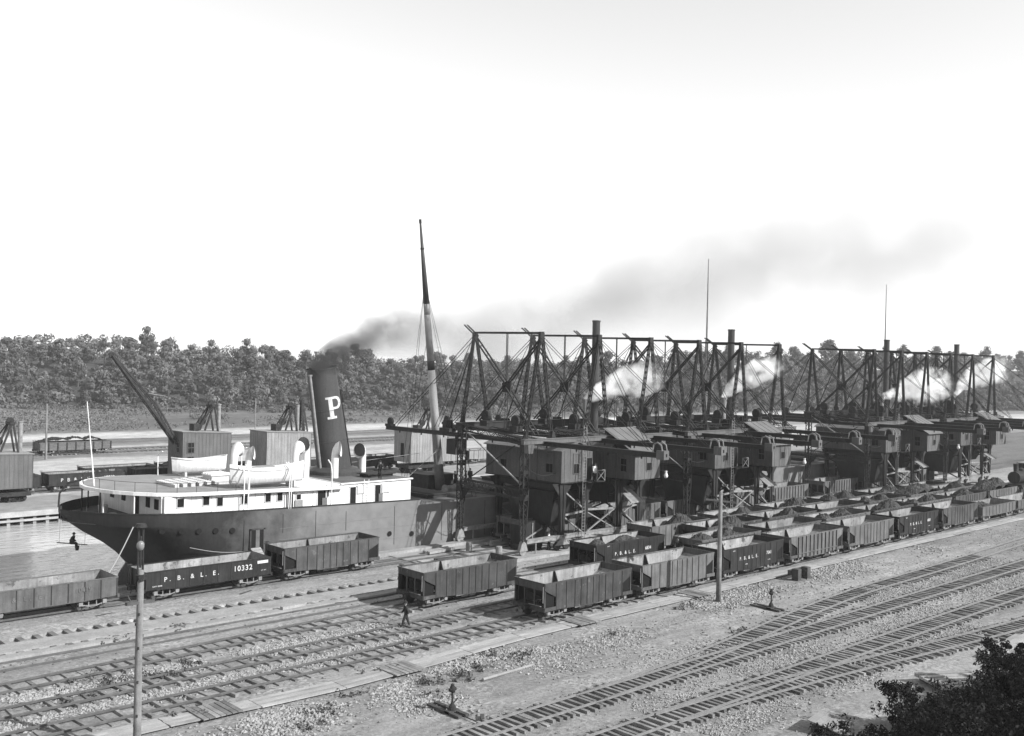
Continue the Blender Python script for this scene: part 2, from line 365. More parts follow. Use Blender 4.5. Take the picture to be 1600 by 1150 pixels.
stones('broken_stone', 1500, band(35, 45.5, 23.9, .8, -.05, .3), .04, .17, M['stone'])
litter_m = mat('litter', .06, .5, 3, .95, 0, rnd=.3)
stones('yard_litter', 3800, band(14, 130, 52, 9, -.15, .2), .02, .09, litter_m); stones('yard_litter', 2600, band(24, 120, 36, 6, .0, .2), .02, .08, litter_m)
leafm = mat('leaf', .022, .5, .5, .9, spec=.04, rnd=.25); weedm = mat('weed_leaf', .075, .4, .8, .85)
farleaf = mat('far_leaf', .092, .30, .18, .85, spec=.15, rnd=.22)
bark = mat('bark', .09, .3, 2, .9, .4)
def leaves(V_, F_, c, r, n, s, flat_=1.0, tang=False):
    for _ in range(n):
        d = rng.normal(size=3); d /= np.linalg.norm(d)+1e-9; rad = r*(random.random()**.33)
        p = np.array(c)+d*rad*np.array([1, 1, flat_]); u = rng.normal(size=3); u = u-d*np.dot(u, d)*(.9 if tang else .6); u /= np.linalg.norm(u)+1e-9; v = np.cross(u, d*1.6+rng.normal(size=3)*.55 if tang else rng.normal(size=3)); v /= np.linalg.norm(v)+1e-9
        k = s*random.uniform(.6, 1.3); b = len(V_); V_.extend([tuple(p+u*k), tuple(p+v*k*.55), tuple(p-u*k), tuple(p-v*k*.55)]); F_.append((b, b+1, b+2, b+3))
def leafmesh(name, V_, F_, m):
    me = bpy.data.meshes.new(name); me.from_pydata(V_, [], F_); me.materials.append(m); return me
Vw, Fw = [], []
for x, y, k in [(17.6,43.2,2),(26.5,41.4,3),(28,42.6,3),(34.8,42.9,6),(36.4,42.4,6),(38.5,43.4,4),(33.5,41.2,2),(30.5,44.0,3),(40.6,45.0,3),(21.5,53.6,7),(23.5,53.2,6),(24.6,52.9,4),(20.2,55.0,4),(22.6,46.4,3),(19,52.2,3),(26,54,4),(42,43.2,5),(50,43.2,2),(57,38.5,3),(60,44.8,3),(34,46.0,3),(29.3,61.6,4),(24.6,61.2,3)]:
    for _ in range(k*2):
        xx, yy = x+random.gauss(0, .5), y+random.gauss(0, .35); h = random.uniform(.12, .42)
        leaves(Vw, Fw, (xx, yy, gz(xx, yy)+h*.5), h*.8, 16, .09, .9)
tag(link('weeds', leafmesh('weeds', Vw, Fw, weedm)), kind='stuff')

# ------------------------------------------------------------------ far wooded bluff
fwh = np.array([math.cos(YAW), math.sin(YAW)]); rth = np.array([math.sin(YAW), -math.cos(YAW)])
def bluff_base(l): return max(322.0, 372+.48*l) if l < 0 else 372+.48*l
def bluff_top(l): return 10.0+4.5*ss(-60, -190, l)+9*ss(0, 230, l)
def bz(d, l): return -.5+bluff_top(l)*ss(0, 78, d-bluff_base(l))+1.2*n2(d, l, .02)+4.0*n2(l, 0, .014, 4)*ss(20, 90, d-bluff_base(l))
V_, F_ = [], []; dl = list(range(-420, 760, 14)); dd = [0, 12, 24, 36, 48, 60, 72, 90, 120, 200, 400, 900, 2000]
for l in dl:
    for o in dd:
        d_ = bluff_base(l)-6+o; p = fwh*d_+rth*l*(1+o/900); V_.append((p[0], p[1], bz(d_, l)))
nd = len(dd)
for i in range(len(dl)-1):
    for j in range(nd-1): F_.append((i*nd+j, i*nd+j+1, (i+1)*nd+j+1, (i+1)*nd+j))
me = bpy.data.meshes.new('wooded_bluff'); me.from_pydata(V_, [], F_); me.materials.append(mat('bluff_ground', .05, .4, .05, .95, world=True)); me.polygons.foreach_set('use_smooth', [True]*len(F_))
tag(link('wooded_bluff', me), kind='structure')
tree_var = []
for k in range(9):
    V_, F_ = [], []; H = 1.0; nb = random.randint(17, 25)
    tall = random.random()
    for b_ in range(nb):
        a = random.random()*6.28; zz = random.uniform(1.8, 7.2+tall*2.0); rr = 2.9*math.sin(min(1, max(.12, (zz-1.2)/7.2))*math.pi)**.6*random.uniform(.45, 1.05)
        leaves(V_, F_, (rr*math.cos(a), rr*math.sin(a), zz), random.choice((.6, .8, 1.0, 1.3, 1.6)), 84, .36, .8, True)
    crown = leafmesh('crown', V_, F_, farleaf)
    t = MB(); t.tube((0, 0, -1), (.1, 0, 3.5), .22, .16, 6); t.tube((.1, 0, 3.4), (-.1, .2, 6.8), .16, .05, 5)
    for q in range(4):
        a = q*1.57+random.random(); t.tube((.1, 0, 2.6+.6*q), (1.9*math.cos(a), 1.9*math.sin(a), 4.4+.6*q), .1, .03, 5)
    tree_var.append((crown, t.mesh('trunk', bark)))
ntree = 0
def forest_tree(d, l, sc, lab):
    global ntree
    p = fwh*d+rth*l; crown, trunk = random.choice(tree_var); a = random.random()*6.28
    t = thing('broadleaf_tree', lab, 'tree', (p[0], p[1], bz(d, l)), a, 'trees of the far wooded bluff')
    t.scale = (sc*random.uniform(.9, 1.15), sc*random.uniform(.9, 1.15), sc*random.uniform(.85, 1.2))
    link('trunk', trunk, t); link('crown', crown, t); ntree += 1
for o, sp, s0, lab in ((2, 8.6, .72, 'low leafy tree at the foot of the far wooded bluff beside the marsh'), (17, 7.6, .95, 'leafy tree low on the slope of the far wooded bluff'), (33, 7.6, 1.0, 'leafy tree halfway up the slope of the far wooded bluff'), (52, 7.8, 1.05, 'leafy tree high on the slope of the far wooded bluff'), (76, 8.2, 1.10, 'leafy tree standing on the skyline of the far wooded bluff')):
    l = -.56*(bluff_base(-190)+o)
    while l < .54*(bluff_base(l)+o) and ntree < 300:
        forest_tree(bluff_base(l)+o+random.uniform(-5, 5), l+random.uniform(-2, 2), s0*random.uniform(.72, 1.3)*(1.3 if random.random() < .04 else 1)*(1+.18*n2(l, o, .03, 6)), lab); l += sp*random.uniform(.75, 1.25)*(1+.2*(l > 60))
# the rest of the wood and its undergrowth read as one mass
def mass(name, spots, m, r0, r1, n, s):
    V_, F_ = [], []
    for x, y, z in spots: leaves(V_, F_, (x, y, z), random.uniform(r0, r1), n, s, .85, True)
    return tag(link(name, leafmesh(name, V_, F_, m)), kind='stuff')
sp_ = []
for i in range(1200):
    l = random.uniform(-250, 330); o = random.uniform(2, 92); d_ = bluff_base(l)+o; p = fwh*d_+rth*l; sp_.append((p[0], p[1], bz(d_, l)+random.uniform(.6, 4.2)))
for i in range(1100):
    l = random.uniform(-300, 480); o = random.uniform(80, 190); d_ = bluff_base(l)+o; p = fwh*d_+rth*l; sp_.append((p[0], p[1], bz(d_, l)+random.uniform(2, 9.0)+2*n2(l, o, .03, 2)))
mass('woodland', sp_, farleaf, 1.6, 3.0, 75, .62)
sp_ = []
for i in range(420):
    l = random.uniform(-230, 300); d_ = bluff_base(l)+random.gauss(-6, 5); p = fwh*d_+rth*l; sp_.append((p[0], p[1], .2+random.uniform(.1, .6)))
mass('undergrowth', sp_, farleaf, .7, 1.7, 50, .34)
V_, F_ = [], []
for i in range(15000):      # rank grass and reeds of the marsh field
    l = random.uniform(-185, 290); d_ = random.uniform(205, bluff_base(l)-3); p = fwh*d_+rth*l
    if p[1] < 232 or n2(p[0], p[1], .02, 1)+random.uniform(-.3, .3) < -.05: continue
    leaves(V_, F_, (p[0], p[1], .1), random.uniform(.5, 1.4), 10, .26, .5)
for i in range(420):      # scrub dotted over the marsh
    l = random.uniform(-185, 290); d_ = bluff_base(l)-abs(random.gauss(0, 32)); p = fwh*d_+rth*l
    if p[1] > 230 and n2(p[0], p[1], .03, 4) > -.1:
        for q in range(3): leaves(V_, F_, (p[0]+random.gauss(0, 1.2), p[1]+random.gauss(0, 1.2), .5), random.uniform(.5, 1.3), 40, .3, .8, True)
tag(link('marsh_grass', leafmesh('marsh_grass', V_, F_, mat('marsh_leaf', .12, .35, .05, .9))), kind='stuff')
# ------------------------------------------------------------------ railway cars
def text_mesh(s, size, m, ext=.006, squeeze=1.0):
    c = bpy.data.curves.new('lettering', 'FONT'); c.body = s; c.size = size; c.extrude = ext; c.offset = size*.012; c.resolution_u = 3; c.space_character = squeeze; c.align_x = 'CENTER'
    o = bpy.data.objects.new('lettering', c); COL.objects.link(o); dg = bpy.context.evaluated_depsgraph_get()
    me = bpy.data.meshes.new_from_object(o.evaluated_get(dg)); bpy.data.objects.remove(o); me.materials.clear(); me.materials.append(m); return me
def put_text(s, size, parent, x, y, z, m='letter', rx=90, rz=0, squeeze=1.0):
    o = link('lettering', text_mesh(s, size, M[m], squeeze=squeeze), parent, (x, y, z)); o.rotation_euler = (R(rx), 0, R(rz)); return o
wheel_me = MB()
for s in (-1, 1):
    pass
wheel_me.cur = 0
wheel_me.tube((0,-.065,0), (0,.065,0), .41, .41, 16); wheel_me.tube((0,.06,0), (0,.10,0), .45, .45, 16); wheel_me.tube((0,-.12,0), (0,-.064,0), .14, .16, 8)
wheel_me = wheel_me.mesh('wheel', M['wheel'])
def truck(parent, x, m):
    t = link('truck', None, parent, (x, 0, 0)); f = None
    b = MB(); b.box(-.16, -1.05, .42, .16, 1.05, .66)
    for s in (-1, 1): b.tube((s*.8, -.72, .42), (s*.8, .72, .42), .07, .07, 6)
    b.build('bolster', M['iron'], t)
    for s in (-1, 1):
        y = s*1.30; b = MB()
        b.bar((-.98,y,.50), (-.28,y,.70), .07, .05); b.bar((-.28,y,.70), (.28,y,.70), .07, .05); b.bar((.28,y,.70), (.98,y,.50), .07, .05)
        b.bar((-.98,y,.44), (-.28,y,.20), .07, .05); b.bar((-.28,y,.20), (.28,y,.20), .07, .05); b.bar((.28,y,.20), (.98,y,.44), .07, .05)
        b.bar((-1.0,y,.30), (1.0,y,.14), .06, .03) if False else b.bar((-.9,y,.27), (.9,y,.27), .05, .03)
        for k in (-.8, .8): b.box(k-.13, y-.1, .30, k+.13, y+.1, .56)
        for k in (-.26, .26): b.bar((k,y,.2), (k,y,.7), .06)
        b.build('side_frame', m, t)
    for k in (-.8, .8):
        for s in (-1, 1):
            w = link('wheel', wheel_me, t, (k, s*.7175, .41)); w.rotation_euler = (0, random.random()*6, 0 if s < 0 else math.pi)
    return t
def coupler(parent, x):
    s = 1 if x > 0 else -1; b = MB(); b.box(min(x,x+s*.42), -.09, .62, max(x,x+s*.42), .09, .84); b.box(min(x+s*.3,x+s*.52), -.15, .60, max(x+s*.3,x+s*.52), .13, .88)
    b.bar((x+s*.12, .25, .62), (x+s*.22, .3, .28), .05); b.build('coupler', M['iron'], parent)
def hopper(label, paint='car', ribs='seam', dust='dusty', group='hopper cars on the ore dock tracks'):
    c = thing('hopper_car', label, 'hopper car', (0, 0, 0), 0, group); P = M[paint]; I = M['carin']; HL, HW, T = 4.515, 1.525, 2.5
    for s in (-1, 1):
        b = MB(); y, yi = s*HW, s*(HW-.035)
        zs = lambda x: .52-.05*math.cos(x/3.3*1.57) if abs(x) < 3.3 else .54
        out = [(-3.45, .62), (-2.2, .58), (0, .46), (2.2, .58), (3.45, .62), (3.45, 1.50), (4.42, 1.98), (4.47, T), (-4.47, T), (-4.42, 1.98), (-3.45, 1.50)]
        # side sheet as one plate, outside paint, inside worn
        n = len(out); A = b.add([(x, y, z) for x, z in out]); B = b.add([(x, yi, z) for x, z in out])
        b.cur = 0; b.face([A+i for i in (range(n) if s < 0 else reversed(range(n)))])
        b.cur = 1; b.face([B+i for i in (reversed(range(n)) if s < 0 else range(n))]); b.cur = 0
        for i in range(n): j = (i+1) % n; b.face((A+i, B+i, B+j, A+j))
        b.build('side_sheet', [P, I], c)
        b = MB(); b.box(-4.51, min(y+s*.0, y-s*.07), T-.07, 4.51, max(y+s*.035, y-s*.07), T+.012); b.build('top_rail', P, c)
        b = MB(); b.box(-4.5, y-.05 if s < 0 else y-.02, .62, -3.46, y+.02 if s < 0 else y+.05, .86); b.build('side_sill', P, c); b = MB(); b.box(3.46, y-.05 if s < 0 else y-.02, .62, 4.5, y+.02 if s < 0 else y+.05, .86)
        b.build('side_sill', P, c)
        b = MB()
        if ribs == 'post':
            for k in range(11): x = -3.3+.66*k; b.box(x-.05, y if s > 0 else y-.10, .56, x+.05, y+.10 if s > 0 else y, T-.08)
            b.bar((-3.4, y+s*.05, .95), (3.4, y+s*.05, .95), .06, .08)
        else:
            for x in (-3.42, -2.42, -1.55, -.93, -.31, .31, .93, 1.62, 2.42, 3.42): b.box(x-.028, y-.03 if s < 0 else y, .57, x+.028, y if s < 0 else y+.03, T-.08)
        tag(b.build('side_ribs', M['iron'] if ribs != 'post' else P, c), kind='stuff')
        for e in (-1, 1):
            b = MB(); x = e*4.44; b.box(x-.05, y-s*.10-.05, .86, x+.05, y-s*.10+.05, 1.99); b.build('corner_post', P, c)
            b = MB(); b.prism([(e*3.52, y-s*.10, .84), (e*4.40, y-s*.10, .84), (e*4.40, y-s*.10, 1.98), (e*3.52, y-s*.10, 1.55)], (0, -s*.03, 0)); b.build('end_shade_plate', M['black'], c)  # black plate standing in for the shade inside the end opening
    for e in (-1, 1):
        b = MB()   # end: top band outside, slope sheet down into the hopper
        b.cur = 0; b.hexa([(e*4.47, -1.48, 1.98), (e*4.47, 1.48, 1.98), (e*4.43, 1.48, 1.98), (e*4.43, -1.48, 1.98), (e*4.50, -1.48, T), (e*4.50, 1.48, T), (e*4.46, 1.48, T), (e*4.46, -1.48, T)])
        b.build('end_sheet', P, c)
        b = MB(); q0, q1 = [(e*4.44, -1.48, 2.02), (e*4.44, 1.48, 2.02)], [(e*1.45, 1.48, .52), (e*1.45, -1.48, .52)]
        b.cur = 1; b.quad(*[(x, y, z+.02) for x, y, z in q0+q1]); b.cur = 0; b.quad(*[(x, y, z-.02) for x, y, z in reversed(q0+q1)]); b.build('slope_sheet', [P, I], c)
        b = MB(); b.box(min(e*4.36, e*4.56), -1.55, .58, max(e*4.36, e*4.56), 1.55, .86); b.build('end_sill', P, c)
        b = MB(); b.box(min(e*3.5, e*4.36), -1.5, .76, max(e*3.5, e*4.36), 1.5, .82); b.build('platform', M['darkwood'], c)
        for yy in (-.48, .48):
            b = MB(); b.box(e*4.44-.05, yy-.05, .86, e*4.44+.05, yy+.05, 1.99); b.build('end_post', P, c)
        b = MB(); b.bar((e*4.50, -1.5, T-.03), (e*4.50, 1.5, T-.03), .06, .08); b.build('end_cap', P, c)
        coupler(c, e*4.56); truck(c, e*3.15, M[dust])
        for k in (0, 1):
            b = MB(); x0 = e*(.12+.62*k); b.hexa([(x0, -1.1, .20), (x0+e*.5, -1.1, .20), (x0+e*.5, 1.1, .20), (x0, 1.1, .20), (x0-e*.1, -1.35, .55), (x0+e*.62, -1.35, .55), (x0+e*.62, 1.35, .55), (x0-e*.1, 1.35, .55)]) if e > 0 else b.hexa([(x0+e*.5, -1.1, .20), (x0, -1.1, .20), (x0, 1.1, .20), (x0+e*.5, 1.1, .20), (x0+e*.62, -1.35, .55), (x0-e*.1, -1.35, .55), (x0-e*.1, 1.35, .55), (x0+e*.62, 1.35, .55)])
            b.build('hopper_chute', M['iron'] if k else M[dust], c)
    b = MB(); b.cur = 0; b.hexa([(-1.46, -1.48, .46), (1.46, -1.48, .46), (1.46, 1.48, .46), (-1.46, 1.48, .46), (-1.46, -1.48, .54), (1.46, -1.48, .54), (1.46, 1.48, .54), (-1.46, 1.48, .54)])
    b.build('floor_sheet', I, c)
    for s in (-1, 1):
        b = MB(); b.prism([(-.62-.02, s*1.49, T-.08), (-.62-.02, s*1.49, .6), (-.62-.02, s*.55, .6), (-.62-.02, s*1.36, T-.08)], (.06, 0, 0))
        b.build('gusset', M['iron'], c)
    b = MB(); b.tube((-4.66, .9, .8), (-4.66, .9, 2.72), .025, .025, 6); b.build('brake_staff', M['iron'], c)
    b = MB(); b.tube((-4.66, .9, 2.70), (-4.66, .9, 2.73), .2, .2, 12); b.build('brake_wheel', M['iron'], c)
    b = MB(); b.path([(-4.60, -1.3, .95), (-4.74, -1.3, 1.0), (-4.74, -.2, 1.0), (-4.60, -.2, .95)], .02, 5); b.bar((-4.58, -1.42, 1.2), (-4.58, -1.42, 2.3), .04) ; b.build('grab_iron', M['dusty'], c)
    return c
def gondola(label, L=9.87, W=3.05, T=2.02, paint='car', nrib=9, wood=False, group='gondola cars'):
    c = thing('gondola_car', label, 'gondola car', (0, 0, 0), 0, group); P = M[paint]; I = M['carin']; H = L/2; hw = W/2
    for s in (-1, 1):
        b = MB(); y, yi = s*hw, s*(hw-.05)
        out = [(-H, .74), (-H*.55, .62), (H*.55, .62), (H, .74), (H, T), (-H, T)]
        n = 6; A = b.add([(x, y, z) for x, z in out]); B = b.add([(x, yi, z) for x, z in out])
        b.face([A+i for i in (range(n) if s < 0 else reversed(range(n)))]); b.cur = 1; b.face([B+i for i in (reversed(range(n)) if s < 0 else range(n))]); b.cur = 0
        for i in range(n): j = (i+1) % n; b.face((A+i, B+i, B+j, A+j))
        b.build('side_sheet', [P, I], c)
        b = MB(); b.box(-H-.02, min(y+s*.03, y-s*.06), T-.06, H+.02, max(y+s*.03, y-s*.06), T+.015); b.build('top_rail', P, c)
        b = MB()
        for k in range(nrib+1):
            x = -H+.06+k*(L-.12)/nrib; w_ = .09 if wood else .03; o = .12 if wood else .028
            b.box(x-w_, y if s > 0 else y-o, .70, x+w_, y+o if s > 0 else y, T-.05)
        tag(b.build('side_ribs', M['iron'], c), kind='stuff')
        if wood:
            for k in range(6):
                b = MB(); z0 = .80+k*(T-.80)/6; b.box(-H+.02, y-.012 if s < 0 else y+.002, z0+.012, H-.02, y-.002 if s < 0 else y+.012, z0+(T-.8)/6-.012); b.build('plank', P, c)
    for e in (-1, 1):
        b = MB(); A0, A1 = e*H, e*(H-.05); b.cur = 0; b.quad(*[(A0, -hw, .7), (A0, hw, .7), (A0, hw, T), (A0, -hw, T)][::e]); b.cur = 1; b.quad(*[(A1, -hw, .7), (A1, hw, .7), (A1, hw, T), (A1, -hw, T)][::-e]); b.build('end_sheet', [P, I], c)
        for yy in (-.8, 0, .8):
            b = MB(); b.box(min(e*H, e*(H+.07)), yy-.05, .7, max(e*H, e*(H+.07)), yy+.05, T-.02); b.build('end_post', P, c)
        b = MB(); b.box(min(e*H, e*(H+.14)), -hw, .60, max(e*H, e*(H+.14)), hw, .82); b.build('end_sill', P, c)
        coupler(c, e*(H+.1)); truck(c, e*(H-1.62), M['dusty'])
    b = MB(); b.box(-H+.06, -hw+.06, .70, H-.06, hw-.06, .78); b.build('floor', I, c)
    b = MB(); b.box(-H*.5, -.5, .42, H*.5, .5, .62); b.build('centre_sill', M['iron'], c)
    b = MB(); b.tube((-H-.2, .8, .8), (-H-.2, .8, T+.25), .025, .025, 6); b.build('brake_staff', M['iron'], c)
    b = MB(); b.tube((-H-.2, .8, T+.23), (-H-.2, .8, T+.26), .2, .2, 12); b.build('brake_wheel', M['iron'], c)
    return c
def load(x, y, L, W, base, piles, label, m='ore', name='ore_load', group='ore heaped in the hopper cars'):
    nx, ny = 64, 24; V_, F_ = [], []
    for j in range(ny+1):
        for i in range(nx+1):
            px, py = -L/2+L*i/nx, -W/2+W*j/ny; z = base
            for (cx, cy, h, r) in piles: z = max(z, base+h-(math.hypot((px-cx)*(1+.25*math.sin(cx*9)), (py-cy)*.9)+.35*n2(px+x, py+y, .9, 2))**1.12*h/r if math.hypot(px-cx, py-cy) > .3 else base+h*.9)
            z += .16*n2(px+x, py+y, 1.3)+.12*n2(px+x, py+y, 4.3)+.09*n2(px+x, py+y, 9)
            V_.append((px, py, z))
    for j in range(ny):
        for i in range(nx): k = j*(nx+1)+i; F_.append((k, k+1, k+nx+2, k+nx+1))
    me = bpy.data.meshes.new(name); me.from_pydata(V_, [], F_); me.materials.append(M[m])
    return tag(link(name, me, None, (x, y, 0)), label, 'coal' if m == 'coal' else 'ore', group)
Y1, Y1B, Y2, Y3, YS = 49.33, 53.1, 57.0, 60.35, 70.65
HC = 4.515
hp_plain = hopper('x'); hp_pale = hopper('x', 'carl'); hp_post = hopper('x', 'carl', 'post'); hp_dark = hopper('x', 'card'); protos = [hp_plain, hp_pale, hp_post, hp_dark]
used = set()
def place(proto, x, y, label):
    if proto.name not in used: used.add(proto.name); proto.location = (x+HC, y, 0); proto['label'] = label; return proto
    return dup(proto, (x+HC, y, 0), 0, label, skip=('lettering',))
def letter_hopper(c, num, rest=True):
    put_text('P. B. & L. E.', .40, c, -.85, -1.56, 1.42, squeeze=1.35); put_text(num, .40, c, 2.15, -1.56, 1.50)
    put_text('CAPY.', .13, c, -3.0, -1.56, 2.24); put_text('100000', .12, c, -1.2, -1.56, .98); put_text('LT. WT.', .12, c, 2.2, -1.56, .98)
place(hp_plain, 48.3, Y1, 'empty weathered hopper car at the near end of the front row beside the walkway')
place(hp_pale, 58.5, Y1, 'plain empty hopper car in the front row just left of the crossarm pole')
c = place(hp_dark, 68.7, Y1, 'dark hopper car lettered 7041 just right of the crossarm pole'); letter_hopper(c, '7041')
place(hp_post, 78.9, Y1, 'empty hopper car with bold outside posts in the front row, beyond car 7041')
place(hp_pale, 89.1, Y1, 'empty smooth sided hopper car between the outside post car and car 6801')
c = place(hp_dark, 99.3, Y1, 'dark hopper car lettered 6801 far along the front row'); letter_hopper(c, '6801')
place(hp_plain, 109.5, Y1, 'smooth hopper car in the front row just beyond car 6801 and before the low gondola')
c = place(hp_dark, 61.9, Y2, 'dark hopper car lettered 6834 holding two small heaps of ore'); letter_hopper(c, '6834')
place(hp_plain, 44.0, Y2, 'single empty hopper car standing alone beside the walking man')
place(hp_plain, 41.0, YS, 'empty hopper car on the dockside track against the grey hull, coupled to gondola 10332')
row = {1: 'second row', 2: 'third row', 3: 'fourth row'}
ords = ['first', 'next', 'third', 'fourth', 'fifth', 'sixth', 'seventh', 'eighth']
for r_, yy, xs_ in ((1, Y1B, [71.0, 81.6, 91.5, 101.4, 111.4, 121.4, 131.4]), (2, Y2, [77.2, 87.4, 97.5, 107.7, 118, 128.2]), (3, Y3, [73.2, 84.2, 94.6, 105.2, 116, 127])):
    for i, x in enumerate(xs_):
        full = {1: '2 . 2 1 2 1 h'.split(), 2: '1 1 . 2 h 1'.split(), 3: '1 2 1 2 1 .'.split()}[r_][i]
        word = {'2': 'holding two heaps of ore', '1': 'partly filled with ore', '.': 'standing empty', 'h': 'heaped full with ore'}[full]
        p_ = hp_dark if (r_, i) == (3, 5) else random.choice([hp_plain, hp_pale, hp_pale, hp_plain])
        place(p_, x, yy, f'hopper car {word}, {ords[i]} in the {row[r_]} behind the walkway')
        pl = {'2': [(-2.3, 0, 1.95, 2.3), (1.7, .1, 2.1, 2.6)], '1': [(1.6, 0, 2.1, 2.7)], 'h': [(-1.2, 0, 2.2, 4.2), (1.2, 0, 2.3, 4.2)]}.get(full)
        if pl:
            dz = random.uniform(-.15, .2)
            load(x+HC, yy, 8.6 if full == 'h' else 7.6, 2.9, .95 if full != 'h' else 1.3, [(a+random.uniform(-.3, .3), b_, h+dz, r0) for a, b_, h, r0 in pl], f'dark ore lying in the {ords[i]} hopper car of the {row[r_]} from the walkway')
load(61.9+HC, Y2, 7.6, 2.9, .95, [(-2.4, .2, 1.75, 2.1), (1.2, .2, 1.8, 2.3)], 'two small heaps of ore lying in dark hopper car 6834')
for i, x in enumerate((66, 78.5, 88.6, 98.8, 109, 122, 132.4, 143)):
    place(random.choice([hp_pale, hp_post]), x, YS, f'pale hopper car under the unloaders, {ords[i]} along the dockside track beside the hull')
g0 = gondola('dark gondola lettered 10332 on the dockside track below the ship stern', paint='card'); g0.location = (34.93, YS, 0)
put_text('P. B. & L. E.', .46, g0, -1.5, -1.562, 1.22, squeeze=1.75); put_text('10332', .56, g0, 2.55, -1.562, 1.27, squeeze=1.15); put_text('CAPY. 80000', .13, g0, -4.1, -1.562, .92); put_text('LT. WT.', .13, g0, 4.3, -1.562, 1.05)
pt = MB(); pt.box(3.75, -1.570, 1.62, 4.65, -1.560, 1.84); pt.build('pale_panel', M['offwhite'], g0)
g1 = gondola('faded gondola with ghost lettering at the left edge beside the pole', paint='carl'); g1.location = (23.1, YS, 0)
put_text('P. B. & L. E.', .44, g1, -1.8, -1.562, 1.2, 'letterd', squeeze=1.75); put_text('10419', .44, g1, 2.6, -1.562, 1.28, 'letterd')
gl = gondola('x', L=10.0, T=1.80, paint='carl', nrib=10, group='low gondolas ending the front row')
for i, x in enumerate((124.8, 135.4, 146, 156.6)):
    o = gl if i == 0 else dup(gl, (x, Y1, 0), 0); o.location = (x, Y1, 0); o['label'] = f'low ribbed gondola beyond the front row hopper cars, {ords[i]} from the near end'
# far dock rows
gf = gondola('x', L=9.6, T=2.2, paint='card', group='gondolas on the far dock tracks'); fdl = []
for i, (x, y, lab) in enumerate([(49.2, 133, 'dark gondola lettered 10080 on the far dock behind the ship fantail'), (60.3, 133, 'dark gondola beyond the fantail, coupled to the right of gondola 10080'), (38.6, 133, 'far dock gondola half hidden by the crane house at the left edge'),
        (55.4, 137.6, 'gondola on the second far dock track behind gondola 10080'), (66, 137.6, 'gondola on the second far dock track behind the lifeboat'), (71, 133, 'far dock gondola behind the white lifeboats'),
        (93.5, 133, 'far dock gondola between the ship funnel and the vertical board crane'), (82.5, 133, 'far dock gondola hidden behind the ship funnel'), (108, 133, 'pale far dock gondola seen right of the ship mast'), (118.4, 133, 'pale far dock gondola seen behind the first unloader leg')]):
    o = gf if i == 0 else dup(gf, (x, y, 0), 0, skip=('lettering',)); o.location = (x, y, -.1); o['label'] = lab; fdl.append(o)
put_text('P B & L E', .62, gf, -1.6, -1.575, 1.2, squeeze=1.5); put_text('10080', .56, gf, 2.7, -1.575, 1.28)
for o in fdl[-2:]:
    for ch in o.children:
        if ch.name.startswith('side_sheet'): ch.data = ch.data.copy(); ch.data.materials[0] = M['corr']
gw = gondola('wooden gondola piled with coal standing alone on the far gravel', L=12.2, T=2.05, paint='carl', nrib=8, wood=True); gw.location = (65, 181, -.05)
load(65, 181, 12, 2.9, 1.6, [(-3, 0, 1.25, 4.5), (0, 0, 1.3, 5), (3, 0, 1.25, 4.5)], 'coal heaped in the lone wooden gondola on the far gravel', 'coal', 'coal_load', None)
lm = MB()
for k in range(34):
    if k % 7 != 5: xk = -3.9+.24*k; lm.box(xk, -1.56, 1.42, xk+random.uniform(.08, .17), -1.545, 1.42+random.uniform(.12, .24))
tag(lm.build('lettering', M['letterd'], gw), kind='stuff')
load(66, 137.6, 8.6, 2.9, 1.4, [(-1, 0, 1.7, 3.8), (2.2, 0, 1.5, 3)], 'coal heaped in the gondola behind the lifeboat on the far dock', 'coal', 'coal_load', None)
load(129.9-5.1+0, Y1, 9, 2.9, 1.1, [(-1.6, 0, .9, 2.4)], 'ore in the near end of the first low gondola of the front row')
load(127.6-2, Y1B, 8.4, 2.9, 1.3, [(0, 0, 2.2, 4.4)], 'large heap of ore in the sixth car of the second row from the walkway') if False else None
# tracks on the far bank
for y in (133, 137.6, 181, 186.5, 200, 205): track([(0, y), (500, y)], 10, 420, 40 if y in (181, 186.5) else None, 150, .8, .04, lift=-.1 if y < 150 else -.05)
# ------------------------------------------------------------------ ore unloaders
def lattice(b, p, q, wv, w, depth, dv, n, t=.05, taper=1.0):
    """two-faced lattice member from p to q: four chords, zigzag lacing on the faces; wv and dv are unit vectors across"""
    p, q, wv, dv = Vector(p), Vector(q), Vector(wv), Vector(dv)
    def at(s): return p+(q-p)*s, w*(1+(taper-1)*s)/2, depth*(1+(taper-1)*s)/2
    cs = [(-1, -1), (1, -1), (1, 1), (-1, 1)]
    for a, c in cs:
        c0, w0, d0 = at(0); c1, w1, d1 = at(1); b.bar(c0+wv*a*w0+dv*c*d0, c1+wv*a*w1+dv*c*d1, t*1.7, t*1.7)
    for i in range(n):
        c0, w0, d0 = at(i/n); c1, w1, d1 = at((i+1)/n); s = 1 if i % 2 else -1
        for c in (-1, 1):
            b.bar(c0+wv*s*w0+dv*c*d0, c1-wv*s*w1+dv*c*d1, t, .02, up=dv)
        for a in (-1, 1):
            b.bar(c0+wv*a*w0+dv*s*d0, c1+wv*a*w1-dv*s*d1, t, .02, up=wv)
def double_bar(b, p, q, off, t, n=4, tie=.05):
    p, q, o = Vector(p), Vector(q), Vector(off)/2
    b.bar(p-o, q-o, t, t*.7); b.bar(p+o, q+o, t, t*.7)
    for i in range(1, n): s = i/n; c = p+(q-p)*s; b.bar(c-o, c+o, tie, tie)
def sheave(b, c, r, w=.12, axis='x'):
    c = Vector(c); d = Vector((1,0,0)) if axis == 'x' else Vector((0,1,0))
    b.tube(c-d*w, c+d*w, r, r, 14); b.tube(c-d*(w+.03), c+d*(w+.03), r*.25, r*.25, 6)
